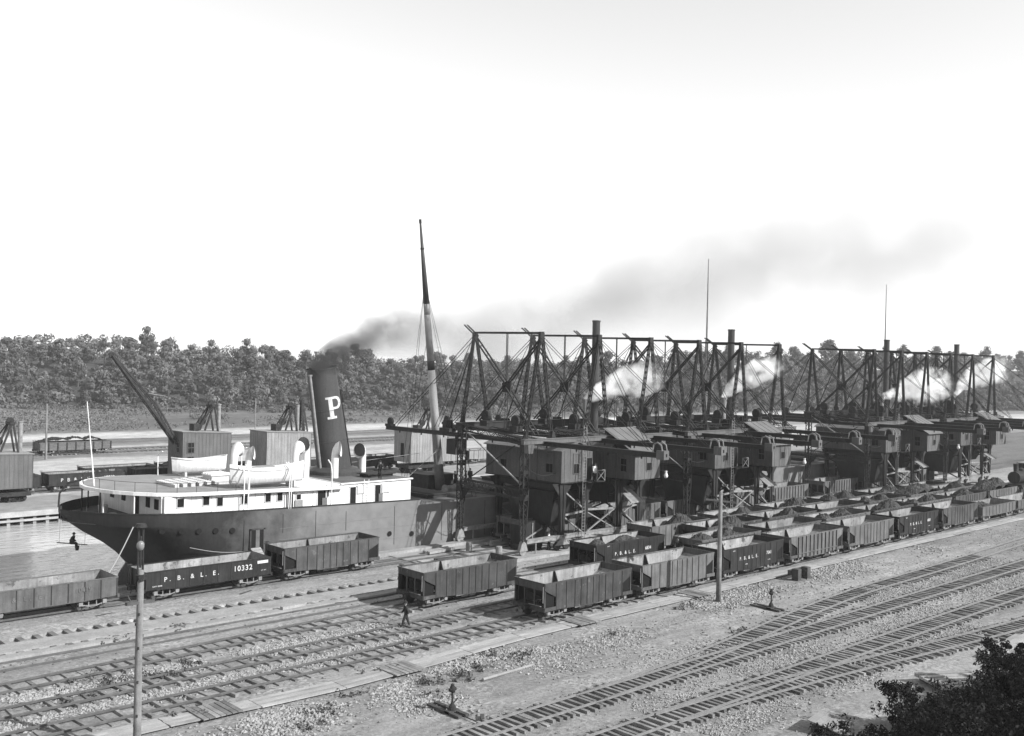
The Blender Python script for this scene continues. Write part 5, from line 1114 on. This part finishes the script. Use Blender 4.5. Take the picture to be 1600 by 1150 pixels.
def switch_stand(label, x, y, s=1.0):
    t = thing('switch_stand', label, 'switch stand', (x, y, -.2)); b = MB(); b.box(-.35, -.18, 0, .35, .18, .14); b.box(-.35, -.9, -.02, -.12, 1.6, .10); b.box(.12, -.9, -.02, .35, 1.6, .10); b.build('base_timbers', M['darkwood'], t)
    b = MB(); b.lathe((0,0,.14), [(.22, 0), (.16, .2), (.08, .32), (.05, .4), (.05, 1.0)], 10); b.bar((.0, 0, .4), (.5, .2, .55), .05); b.build('stand', M['iron'], t)
    b = MB(); b.lathe((0,0,1.0), [(.06, 0), (.14, .04), (.14, .28), (.08, .36), (.1, .4), (.02, .46)], 10); b.tube((-.2, 0, 1.16), (.2, 0, 1.16), .09, .09, 10); b.build('lamp', M['iron'], t, True)
    b = MB(); b.tube((-.03, -3.4, .06), (0, 0, .06), .03, .03, 5); b.build('throw_rod', M['iron'], t)
switch_stand('dark switch stand with round lamp at the bottom centre beside the lower left rails', 32.6, 38.6); switch_stand('small switch stand on the dirt below the timber bumper block', 64.5, 40.6)
t = thing('bumper_block', 'two dark timber posts with a cross beam standing beside the walkway', 'bumper', (75.6, 44.8, -.25)); b = MB(); b.box(-.95, -.3, 0, -.45, .3, 1.0); b.build('post', M['darkwood'], t); b = MB(); b.box(.5, -.3, 0, 1.0, .3, 1.0); b.build('post', M['darkwood'], t); b = MB(); b.box(-1.1, .3, .45, 1.2, .6, .85); b.build('cross_beam', M['darkwood'], t)
def log(label, x, y, l, r, rz, cat='log', sq=False, m='plank'):
    b = MB()
    if sq: b.box(-l/2, -r, 0, l/2, r, 2*r)
    else: b.tube((-l/2, 0, r), (l/2, 0, r*.85), r, r*.85, 8)
    o = b.build('timber_beam' if sq else 'log', M[m]); o.location = (x, y, gz(x, y)); o.rotation_euler = (0, .02, rz); tag(o, label, cat)
log('long bare log lying on the broken stone below the walkway', 39.3, 41.6, 4.4, .085, .10, m='wharf'); log('short squared timber lying on the dirt left of the lone hopper car', 37.3, 61.6, 1.9, .17, .08, 'timber', True, 'conc')
log('broken dark plank on the dirt beside the squared timber', 40.0, 61.3, 2.2, .08, -.15, 'plank', True, 'darkwood'); log('dark tie dropped on the dirt between the front rails and the stone', 33.2, 37.0, .7, .09, .9, 'tie', True, 'darkwood')
for i, (x, y, l) in enumerate(((26.7, 67.6, 1.6), (37.0, 67.7, 1.5))): log(('loose dark timbers in the dirt below gondola 10332', 'loose dark timbers beside the rear truck of gondola 10332')[i], x, y, l, .1, .2+i*.3, 'timber', True, 'darkwood')
t = thing('lumber_pile', 'pale sawn boards stacked on sleepers behind the dark bushes', 'lumber', (57.0, 24.0, gz(57.0, 24.0)), -.55)
for k in range(6): b = MB(); b.box(-1.7, -1.3+.44*k, .28, 1.7, -.92+.44*k, .42+.03*(k % 3)); b.build('board', M['plank'], t)
for s in (-1.2, 1.2): b = MB(); b.box(s-.1, -1.4, 0, s+.1, 1.4, .27); b.build('sleeper', M['darkwood'], t)
t = thing('lumber_pile', 'long pale planks laid flat at the right edge behind the dark bushes', 'lumber', (67.5, 24.2, gz(67.5, 24.2)+.1), .06)
for k in range(7): b = MB(); b.box(-3.4+.3*(k % 3), -1.3+.4*k, .1, 3.2+.2*(k % 2), -.95+.4*k, .22+.02*(k % 3)); b.build('board', M['plank'], t)
b = MB(); b.box(-2, -1.2, -.1, -1.8, 1.5, .09); b.box(1.8, -1.2, -.1, 2, 1.5, .09); b.build('sleeper', M['darkwood'], t)
t = thing('plank_shelter', 'low shed roof of weathered boards half hidden by the bushes at bottom right', 'shed', (45.2, 25.0, gz(45.2, 25.0)-.1), .15)
t.scale = (.75, .75, .75)
b = MB(); b.box(-1.0, -.9, -.2, 1.0, .9, .5); b.build('wall', M['darkwood'], t)
for k in range(5): b = MB(); b.hexa([(-1.2, -1.1+.44*k, .5+.08*k), (1.2, -1.1+.44*k, .5+.08*k), (1.2, -.68+.44*k, .57+.08*k), (-1.2, -.68+.44*k, .57+.08*k), (-1.2, -1.1+.44*k, .55+.08*k), (1.2, -1.1+.44*k, .55+.08*k), (1.2, -.68+.44*k, .62+.08*k), (-1.2, -.68+.44*k, .62+.08*k)]); b.build('board', M['deck'], t)
# locomotive tender at the right edge
t = thing('switch_locomotive', 'dark switching locomotive at the far right edge beyond the ore cars', 'locomotive', (158.5, 57.2, 0)); b = MB(); b.box(-4.6, -1.3, .9, 4.6, 1.3, 1.3); b.tube((-4.2, 0, 2.2), (1.2, 0, 2.2), .9, .9, 18); b.build('boiler', M['card'], t)
b = MB(); b.box(1.2, -1.4, 1.3, 3.9, 1.4, 3.9); b.build('cab', M['card'], t); b = MB(); b.box(.9, -1.6, 3.9, 4.3, 1.6, 4.05); b.build('cab_roof', M['deck'], t); b = MB(); b.box(1.6, -1.42, 2.6, 2.4, -1.39, 3.5); b.box(2.7, -1.42, 2.6, 3.5, -1.39, 3.5); b.build('cab_window', M['glass'], t)
b = MB(); b.tube((-3.6, 0, 3.0), (-3.6, 0, 4.2), .28, .36, 12); b.build('smokestack', M['iron'], t); b = MB(); b.lathe((-1.5, 0, 3.0), [(.4, 0), (.4, .35), (.1, .55)], 12); b.build('steam_dome', M['iron'], t)
for x in (-3, -1.3, .4, 2.4):
    for s in (-.72, .72): w = link('wheel', wheel_me, t, (x, s, .42)); w.scale = (1.15, 1, 1.0); w.rotation_euler = (0, 0, 0 if s < 0 else math.pi)
# white shed and fence at the far right bank
t = thing('quay_shed', 'low pale shed with a row of dark posts beyond the farthest unloader', 'shed', (212, 95, -.3)); b = MB(); b.box(-7, -3, 0, 9, 3, 2.6); b.build('wall', M['offwhite'], t); b = MB(); b.box(-7.3, -3.3, 2.6, 9.3, 3.3, 2.8); b.build('roof', M['deck'], t)
for k in range(9): b = MB(); b.box(-6.8+1.9*k, -3.08, .2, -6.6+1.9*k, -3.0, 2.5); b.build('post', M['iron'], t)
# ------------------------------------------------------------------ people
def person(label, loc, joints, face=0, shirt='cloth', legs='cloth', hat=True, extra=None):
    """one continuous skinned body: joints gives pelvis, chest, neck, head, and per side shoulder, elbow, hand, hip, knee, foot in metres"""
    t = thing('person', label, 'person', loc, face); J = joints; names = list(J); me = bpy.data.meshes.new('body'); idx = {n: i for i, n in enumerate(names)}
    E_ = [('pelvis', 'chest'), ('chest', 'neck'), ('neck', 'head'), ('head', 'crown')]
    for s in 'lr': E_ += [('chest', 'sh'+s), ('sh'+s, 'el'+s), ('el'+s, 'ha'+s), ('pelvis', 'hp'+s), ('hp'+s, 'kn'+s), ('kn'+s, 'an'+s), ('an'+s, 'to'+s)]
    me.from_pydata([J[n] for n in names], [(idx[a], idx[c]) for a, c in E_], []); o = link('body', me, t)
    md = o.modifiers.new('skin', 'SKIN'); rad = dict(pelvis=.17, chest=.20, neck=.07, head=.11, crown=.08, sh=.105, el=.07, ha=.06, hp=.125, kn=.095, an=.07, to=.06)
    for i, n in enumerate(names):
        r = rad.get(n, rad.get(n[:2], .06)); me.skin_vertices[0].data[i].radius = (r, r*(.8 if n in ('pelvis', 'chest') else 1))
    me.skin_vertices[0].data[idx['pelvis']].use_root = True
    o.modifiers.new('sub', 'SUBSURF').levels = 1; o.modifiers['sub'].render_levels = 1
    dg = bpy.context.evaluated_depsgraph_get(); m2 = bpy.data.meshes.new_from_object(o.evaluated_get(dg)); o.modifiers.clear(); o.data = m2; m2.name = 'body'; m2.materials.clear()
    for k in (legs, shirt, 'skin'): m2.materials.append(M[k])
    hz, pz, hd = Vector(J['neck']), Vector(J['pelvis']), Vector(J['head'])
    for f in m2.polygons:
        f.use_smooth = True; c = f.center; dl_ = min((c-Vector(J[k])).length for k in ('knl', 'knr', 'anl', 'anr', 'tol', 'tor')); dh = min((c-hd).length, (c-Vector(J['crown'])).length); dn = min((c-Vector(J[k])).length for k in ('hal', 'har'))
        f.material_index = 2 if dh < .13 or dn < .07 else (0 if dl_ < .3 or (c-pz).length < .12 else 1)
    if hat:
        b = MB(); b.lathe(tuple(Vector(J['head'])+Vector((0, 0, .07))), [(.17, 0), (.17, .02), (.10, .03), (.09, .11), (.02, .13)], 12); b.build('hat', M['cloth'], t)
    return t
def pose(lean=0.0, step=.12, arm=.1, bend=0.0, H=1.66, sit=False, reach=0.0):
    s = H/1.75; J = {}; J['pelvis'] = (0, 0, .93); fx = math.sin(lean); fz_ = math.cos(lean)
    up_ = lambda h, y=0: (fx*h, y, .93+fz_*h)
    J['chest'] = up_(.38); J['neck'] = up_(.55); J['head'] = (up_(.55)[0]+.02, 0, up_(.55)[2]+.11); J['crown'] = (J['head'][0]+.01, 0, J['head'][2]+.10)
    for q, sg in (('l', 1), ('r', -1)):
        st_ = step*sg; J['sh'+q] = up_(.46, sg*.19); e = up_(.18, sg*.26); J['el'+q] = (e[0]-arm*sg*.6+reach*.16+bend*.12, e[1], e[2]-.0-bend*.1); J['ha'+q] = (J['el'+q][0]+.1+reach*.22+arm*.4*(-sg), sg*.24, J['el'+q][2]-.22+reach*.2-bend*.1)
        J['hp'+q] = (0, sg*.10, .88)
        if sit: J['kn'+q] = (.42, sg*.12, .86); J['an'+q] = (.46, sg*.11, .46); J['to'+q] = (.60, sg*.11, .42)
        else: J['kn'+q] = (st_*.6+.04, sg*.11, .49); J['an'+q] = (st_*1.1, sg*.10, .07); J['to'+q] = (st_*1.1+.17, sg*.11, .045)
    return {k: tuple(c*s for c in v) for k, v in J.items()}
person('man walking in dark clothes on the dirt in front of the lone hopper car', (40.7, 53.1, -.2), pose(.05, .24, .2), 2.6)
person('worker in dark clothes standing on the white deckhouse roof beside the skylight', (55.2, 76.4, 6.37), pose(.25, .08, .05, reach=.8), -2.2, hat=True)
for i, (x, y, a, lab) in enumerate(((70.0, 83.2, 2.0, 'man in dark clothes standing on the ship deck just right of the mast'), (71.2, 82.9, -1.0, 'man in dark clothes on the ship deck beside the first unloader leg'), (73.3, 84.6, 1.0, 'man on the ship deck seen behind the first unloader leg'))): person(lab, (x, y, 3.88), pose(.04, .08, .08), a)
person('man in a pale shirt bending low over the ship deck hatch', (65.0, 76.2, 3.88), pose(1.25, .22, .05, bend=1.0), .6, 'shirt', 'cloth', False)
person('man standing on an ore car end just left of the crossarm pole', (70.8, 54.0, .84), pose(.1, .06, .1), -2.4)
person('worker stooping over the ore car end among the rear hopper rows', (87.0, 58.2, 1.1), pose(.8, .12, .05, bend=.6), -1.9, 'shirt')
person('man standing on a hopper car end beneath the third unloader', (111.0, 53.2, 1.2), pose(.15, .1, .1), -2.0)
person('man in a pale shirt on the engine house balcony of the nearest unloader', (71.5, 64.5, 6.3), pose(.1, .06, .1), -1.7, 'shirt')
person('man in a pale shirt standing by the ore grab under the nearest unloader', (67.0, 65.9, .05), pose(.1, .1, .1, reach=.4), 2.2, 'shirt')
pt_ = thing('painting_stage', 'plank stage slung on ropes under the ship stern over the water', 'stage', (29.5, 82.0, 2.35)); b = MB(); b.hexa([(-1.0, .45, -.02), (.9, -.75, -.22), (1.05, -.52, -.22), (-.85, .68, -.02), (-1.0, .45, .03), (.9, -.75, -.17), (1.05, -.52, -.17), (-.85, .68, .03)]); b.build('plank', M['plank'], pt_); b = MB()
for x, y, z in ((-.8, .45, 0), (.8, -.6, -.18)): b.tube((x, y, z), (x+.1, y, 2.9), .015, .015, 4)
b.build('ropes', M['rope'], pt_)
person('painter in dark clothes sitting on the plank stage slung under the ship stern', (29.45, 81.95, 1.50), pose(.35, 0, .05, sit=True, reach=.6), -.7)
bk = MB(); bk.lathe((0,0,0), [(.12, 0), (.17, .34), (.155, .34), (.11, .04)], 12); o = bk.build('paint_bucket', M['cloth']); o.location = (29.8, 81.62, 1.75); tag(o, 'dark paint bucket hanging below the plank stage', 'bucket')
hd_ = MB(); hd_.path([(-.16, 0, .34), (0, 0, .62), (.16, 0, .34)], .012, 4); hd_.build('handle', M['iron'], o)

# ------------------------------------------------------------------ dark bushes on the near slope and unseen trees added to shade them
def bush(label, x, y, h, r, n, sz, cat='bush', name='leafy_bush', seed=0):
    t = thing(name, label, cat, (x, y, gz(x, y)-.1)); V_, F_ = [], []
    for k in range(int(r*34)):
        a = random.random()*6.283; zz = h*(.12+.85*random.random()**.8); q = r*math.sqrt(random.random())*(.35+.75*math.sin(min(1, zz/h)*2.6)); leaves(V_, F_, (q*math.cos(a), q*math.sin(a), zz), random.uniform(.14, .42), n//3, sz*.62, .9)
    link('foliage', leafmesh('foliage', V_, F_, leafm), t); b = MB()
    for k in range(7): a = k*.9+random.random(); b.tube((0,0,0), (r*.6*math.cos(a), r*.6*math.sin(a), h*random.uniform(.5, .85)), .05, .015, 5)
    b.build('stems', bark, t)
bush('small dark tree with leafy top standing highest among the bushes at bottom right', 57.0, 21.2, 2.5, 1.4, 330, .13, 'tree', 'small_tree')
bush('tall thin leafed bush at the upper left of the dark thicket', 47.8, 22.6, 2.5, 1.1, 330, .12)
bush('dark rounded bush at the lower left edge of the thicket', 41.6, 22.6, 1.5, 1.3, 140, .12)
V_, F_ = [], []
for k in range(520):
    x, y = random.uniform(36, 72), random.uniform(9, 23.2)
    if y > 22.6+1.2*n2(x, 0, .25, 3)-.17*max(0, 46-x) or (x < 43 and y > 19.5) or (53 < x < 61 and y > 20.6): continue
    h = random.uniform(.5, 2.2)*(.55 if y > 20.5 else 1); leaves(V_, F_, (x, y, gz(x, y)+h*.45), random.uniform(.5, .9), 170, .085, .9); leaves(V_, F_, (x+random.uniform(-.6, .6), y+random.uniform(-.5, .5), gz(x, y)+h*.95), random.uniform(.2, .4), 45, .075, .9)
    leaves(V_, F_, (x+.4, y, gz(x, y)+.1), 1.0, 60, .11, .35)
tag(link('thicket', leafmesh('thicket', V_, F_, leafm)), kind='stuff')
V_, F_ = [], []
for x, y, h in [(38+4.5*k, 1.5+random.uniform(-1, 1), 4.0) for k in range(10)]+[(42+4.5*k, 7.5+random.uniform(-1, 1), 3.6) for k in range(8)]:
    for q in range(16): a = random.random()*6.283; rr = random.random()**.5*2.3; leaves(V_, F_, (x+rr*math.cos(a), y+rr*math.sin(a), gz(x, y)+h*random.uniform(.1, .95)), random.uniform(.8, 1.3), 80, .3, .9)
tag(link('added_shade_trees', leafmesh('added_shade_trees', V_, F_, leafm)), kind='stuff')  # trees out of view, put in to darken the thicket

# ------------------------------------------------------------------ smoke and steam
def plume(name, label, pts, radii, dens, col, nscale, thr, cat, aniso=.0, curl=1.0, group=None):
    """tapered closed tube round a drifting path, filled with noise-broken smoke that thins towards the tube's edge"""
    pts = [Vector(p) for p in pts]; b = MB(); rings = []; n = 12
    for i, p_ in enumerate(pts):
        d = (pts[min(i+1, len(pts)-1)]-pts[max(i-1, 0)]).normalized(); u_ = d.cross(Vector((0,0,1))).normalized(); w_ = u_.cross(d)
        rings.append([p_+(u_*math.cos(6.283*k/n)+w_*math.sin(6.283*k/n))*radii[i] for k in range(n)])
    b.loft([r[::-1] for r in rings]); m = bpy.data.materials.new(name); m.use_nodes = True; nt = m.node_tree; L = nt.links.new; nt.nodes.remove(nt.nodes['Principled BSDF'])
    pv = N(nt, 'VolumePrincipled'); pv.inputs['Color'].default_value = (col, col, col, 1); pv.inputs['Anisotropy'].default_value = aniso; L(pv.outputs[0], nt.nodes['Material Output'].inputs['Volume'])
    P = N(nt, 'NewGeometry').outputs['Position']
    def mth(o, a, c=None):
        k = N(nt, 'Math', operation=o)
        for i, v in enumerate((a, c)):
            if v is None: continue
            if isinstance(v, (int, float)): k.inputs[i].default_value = v
            else: L(v, k.inputs[i])
        return k.outputs[0]
    wn = N(nt, 'TexNoise'); wn.inputs['Scale'].default_value = nscale*.8; wn.inputs['Detail'].default_value = 3; L(P, wn.inputs['Vector'])
    ws = N(nt, 'VectorMath', operation='SUBTRACT'); L(wn.outputs['Color'], ws.inputs[0]); ws.inputs[1].default_value = (.5, .5, .5)
    wq = N(nt, 'VectorMath', operation='SCALE'); L(ws.outputs[0], wq.inputs[0]); wq.inputs['Scale'].default_value = curl
    wa = N(nt, 'VectorMath', operation='ADD'); L(P, wa.inputs[0]); L(wq.outputs[0], wa.inputs[1]); PW = wa.outputs[0]
    # falloff: 1 - distance to each segment of the axis over its radius, the largest over the segments
    best = None
    for i in range(len(pts)-1):
        a, c = pts[i], pts[i+1]; dvec = c-a; l2 = dvec.length_squared
        sb = N(nt, 'VectorMath', operation='SUBTRACT'); L(PW, sb.inputs[0]); sb.inputs[1].default_value = a
        dt = N(nt, 'VectorMath', operation='DOT_PRODUCT'); L(sb.outputs[0], dt.inputs[0]); dt.inputs[1].default_value = dvec/l2
        cl = N(nt, 'Clamp'); L(dt.outputs['Value'], cl.inputs[0]); h_ = cl.outputs[0]
        sc = N(nt, 'VectorMath', operation='SCALE'); sc.inputs[0].default_value = dvec; L(h_, sc.inputs['Scale'])
        s2 = N(nt, 'VectorMath', operation='SUBTRACT'); L(sb.outputs[0], s2.inputs[0]); L(sc.outputs[0], s2.inputs[1])
        ln = N(nt, 'VectorMath', operation='LENGTH'); L(s2.outputs[0], ln.inputs[0])
        rr = mth('ADD', mth('MULTIPLY', h_, radii[i+1]-radii[i]), radii[i]); f = mth('SUBTRACT', 1.0, mth('DIVIDE', ln.outputs['Value'], rr))
        if isinstance(dens, (list, tuple)): f = mth('MULTIPLY', mth('MAXIMUM', f, 0.0), mth('ADD', mth('MULTIPLY', h_, dens[i+1]-dens[i]), dens[i]))
        best = f if best is None else mth('MAXIMUM', best, f)
    no = N(nt, 'TexNoise'); no.inputs['Scale'].default_value = nscale; no.inputs['Detail'].default_value = 4; no.inputs['Roughness'].default_value = .6; L(P, no.inputs['Vector'])
    mr = N(nt, 'MapRange'); L(no.outputs['Fac'], mr.inputs[0]); mr.inputs[1].default_value = thr; mr.inputs[2].default_value = thr+.22; mr.inputs[3].default_value = 0; mr.inputs[4].default_value = 1
    d_ = mth('MULTIPLY', mth('MULTIPLY', mth('MAXIMUM', best, 0.0), mr.outputs[0]), 1.0 if isinstance(dens, (list, tuple)) else dens)
    L(d_, pv.inputs['Density']); o = b.build(name, m); tag(o, label, cat, group, 'stuff'); return o
plume('funnel_smoke', 'dark coal smoke drifting right from the ship funnel', [(51.6, 82, 15.9), (52.6, 81.6, 17.0), (54.2, 80.6, 18.3), (56.2, 79.4, 19.6), (59.5, 78.0, 20.6), (64, 76.5, 21.4)], [1.35, 1.5, 1.8, 2.3, 2.9, 2.6], [6.5, 3.4, 1.6, .75, .3, .0], .14, .45, .31, 'smoke', curl=1.8)
plume('drifting_smoke', 'thin grey smoke drifting over the unloaders towards the right', [(58, 79, 18.2), (66, 76, 20.5), (80, 72, 24), (100, 66, 29), (125, 60, 33), (160, 52, 36)], [2.6, 4.8, 6.5, 8.5, 10, 10], [.20, .16, .11, .065, .035, .0], .20, .11, .29, 'smoke', curl=6.0)
for i, (x, lab) in enumerate(((76.1, 'white steam blowing from the exhaust of the nearest unloader'), (100.1, 'white steam blowing from the exhaust of the second unloader'), (139.1, 'white steam blowing from the exhaust of the third unloader'), (162.9, 'white steam blowing from the exhaust of the farthest unloader'))):
    k = 1 if i < 2 else 1.35
    e, f = ((1, 1), (.8, 1.15), (1.25, .9), (1.0, 1.2))[i]
    plume('steam_plume', lab, [(x-.05, 70, 13.6), (x+.8*k, 69.4, 14.4*f**.3), (x+2.4*k*e, 68.5, 15.1*f**.4), (x+4.6*k*e, 67.2, 16.0*f**.5), (x+7.2*k*e, 66, 16.6*f**.5)], [.45, .9, 1.4*k, 2.1*k/f, 1.8*k], [14, 10, 6, 3.5, .0], 1.0, .75, (.41, .38, .45, .40)[i], 'steam', 0, 2.3, group='steam plumes of the unloaders')
# ------------------------------------------------------------------ haze over the valley
h = MB(); h.box(-1000, -220, -4.2, 3900, 3100, 42); hm = bpy.data.materials.new('haze'); hm.use_nodes = True; nt = hm.node_tree; nt.nodes.remove(nt.nodes['Principled BSDF'])
pv = nt.nodes.new('ShaderNodeVolumePrincipled'); pv.inputs['Color'].default_value = (.95, .95, .95, 1); pv.inputs['Density'].default_value = .0002; pv.inputs['Anisotropy'].default_value = .3
nt.links.new(pv.outputs[0], nt.nodes['Material Output'].inputs['Volume']); tag(h.build('haze', hm), kind='stuff')
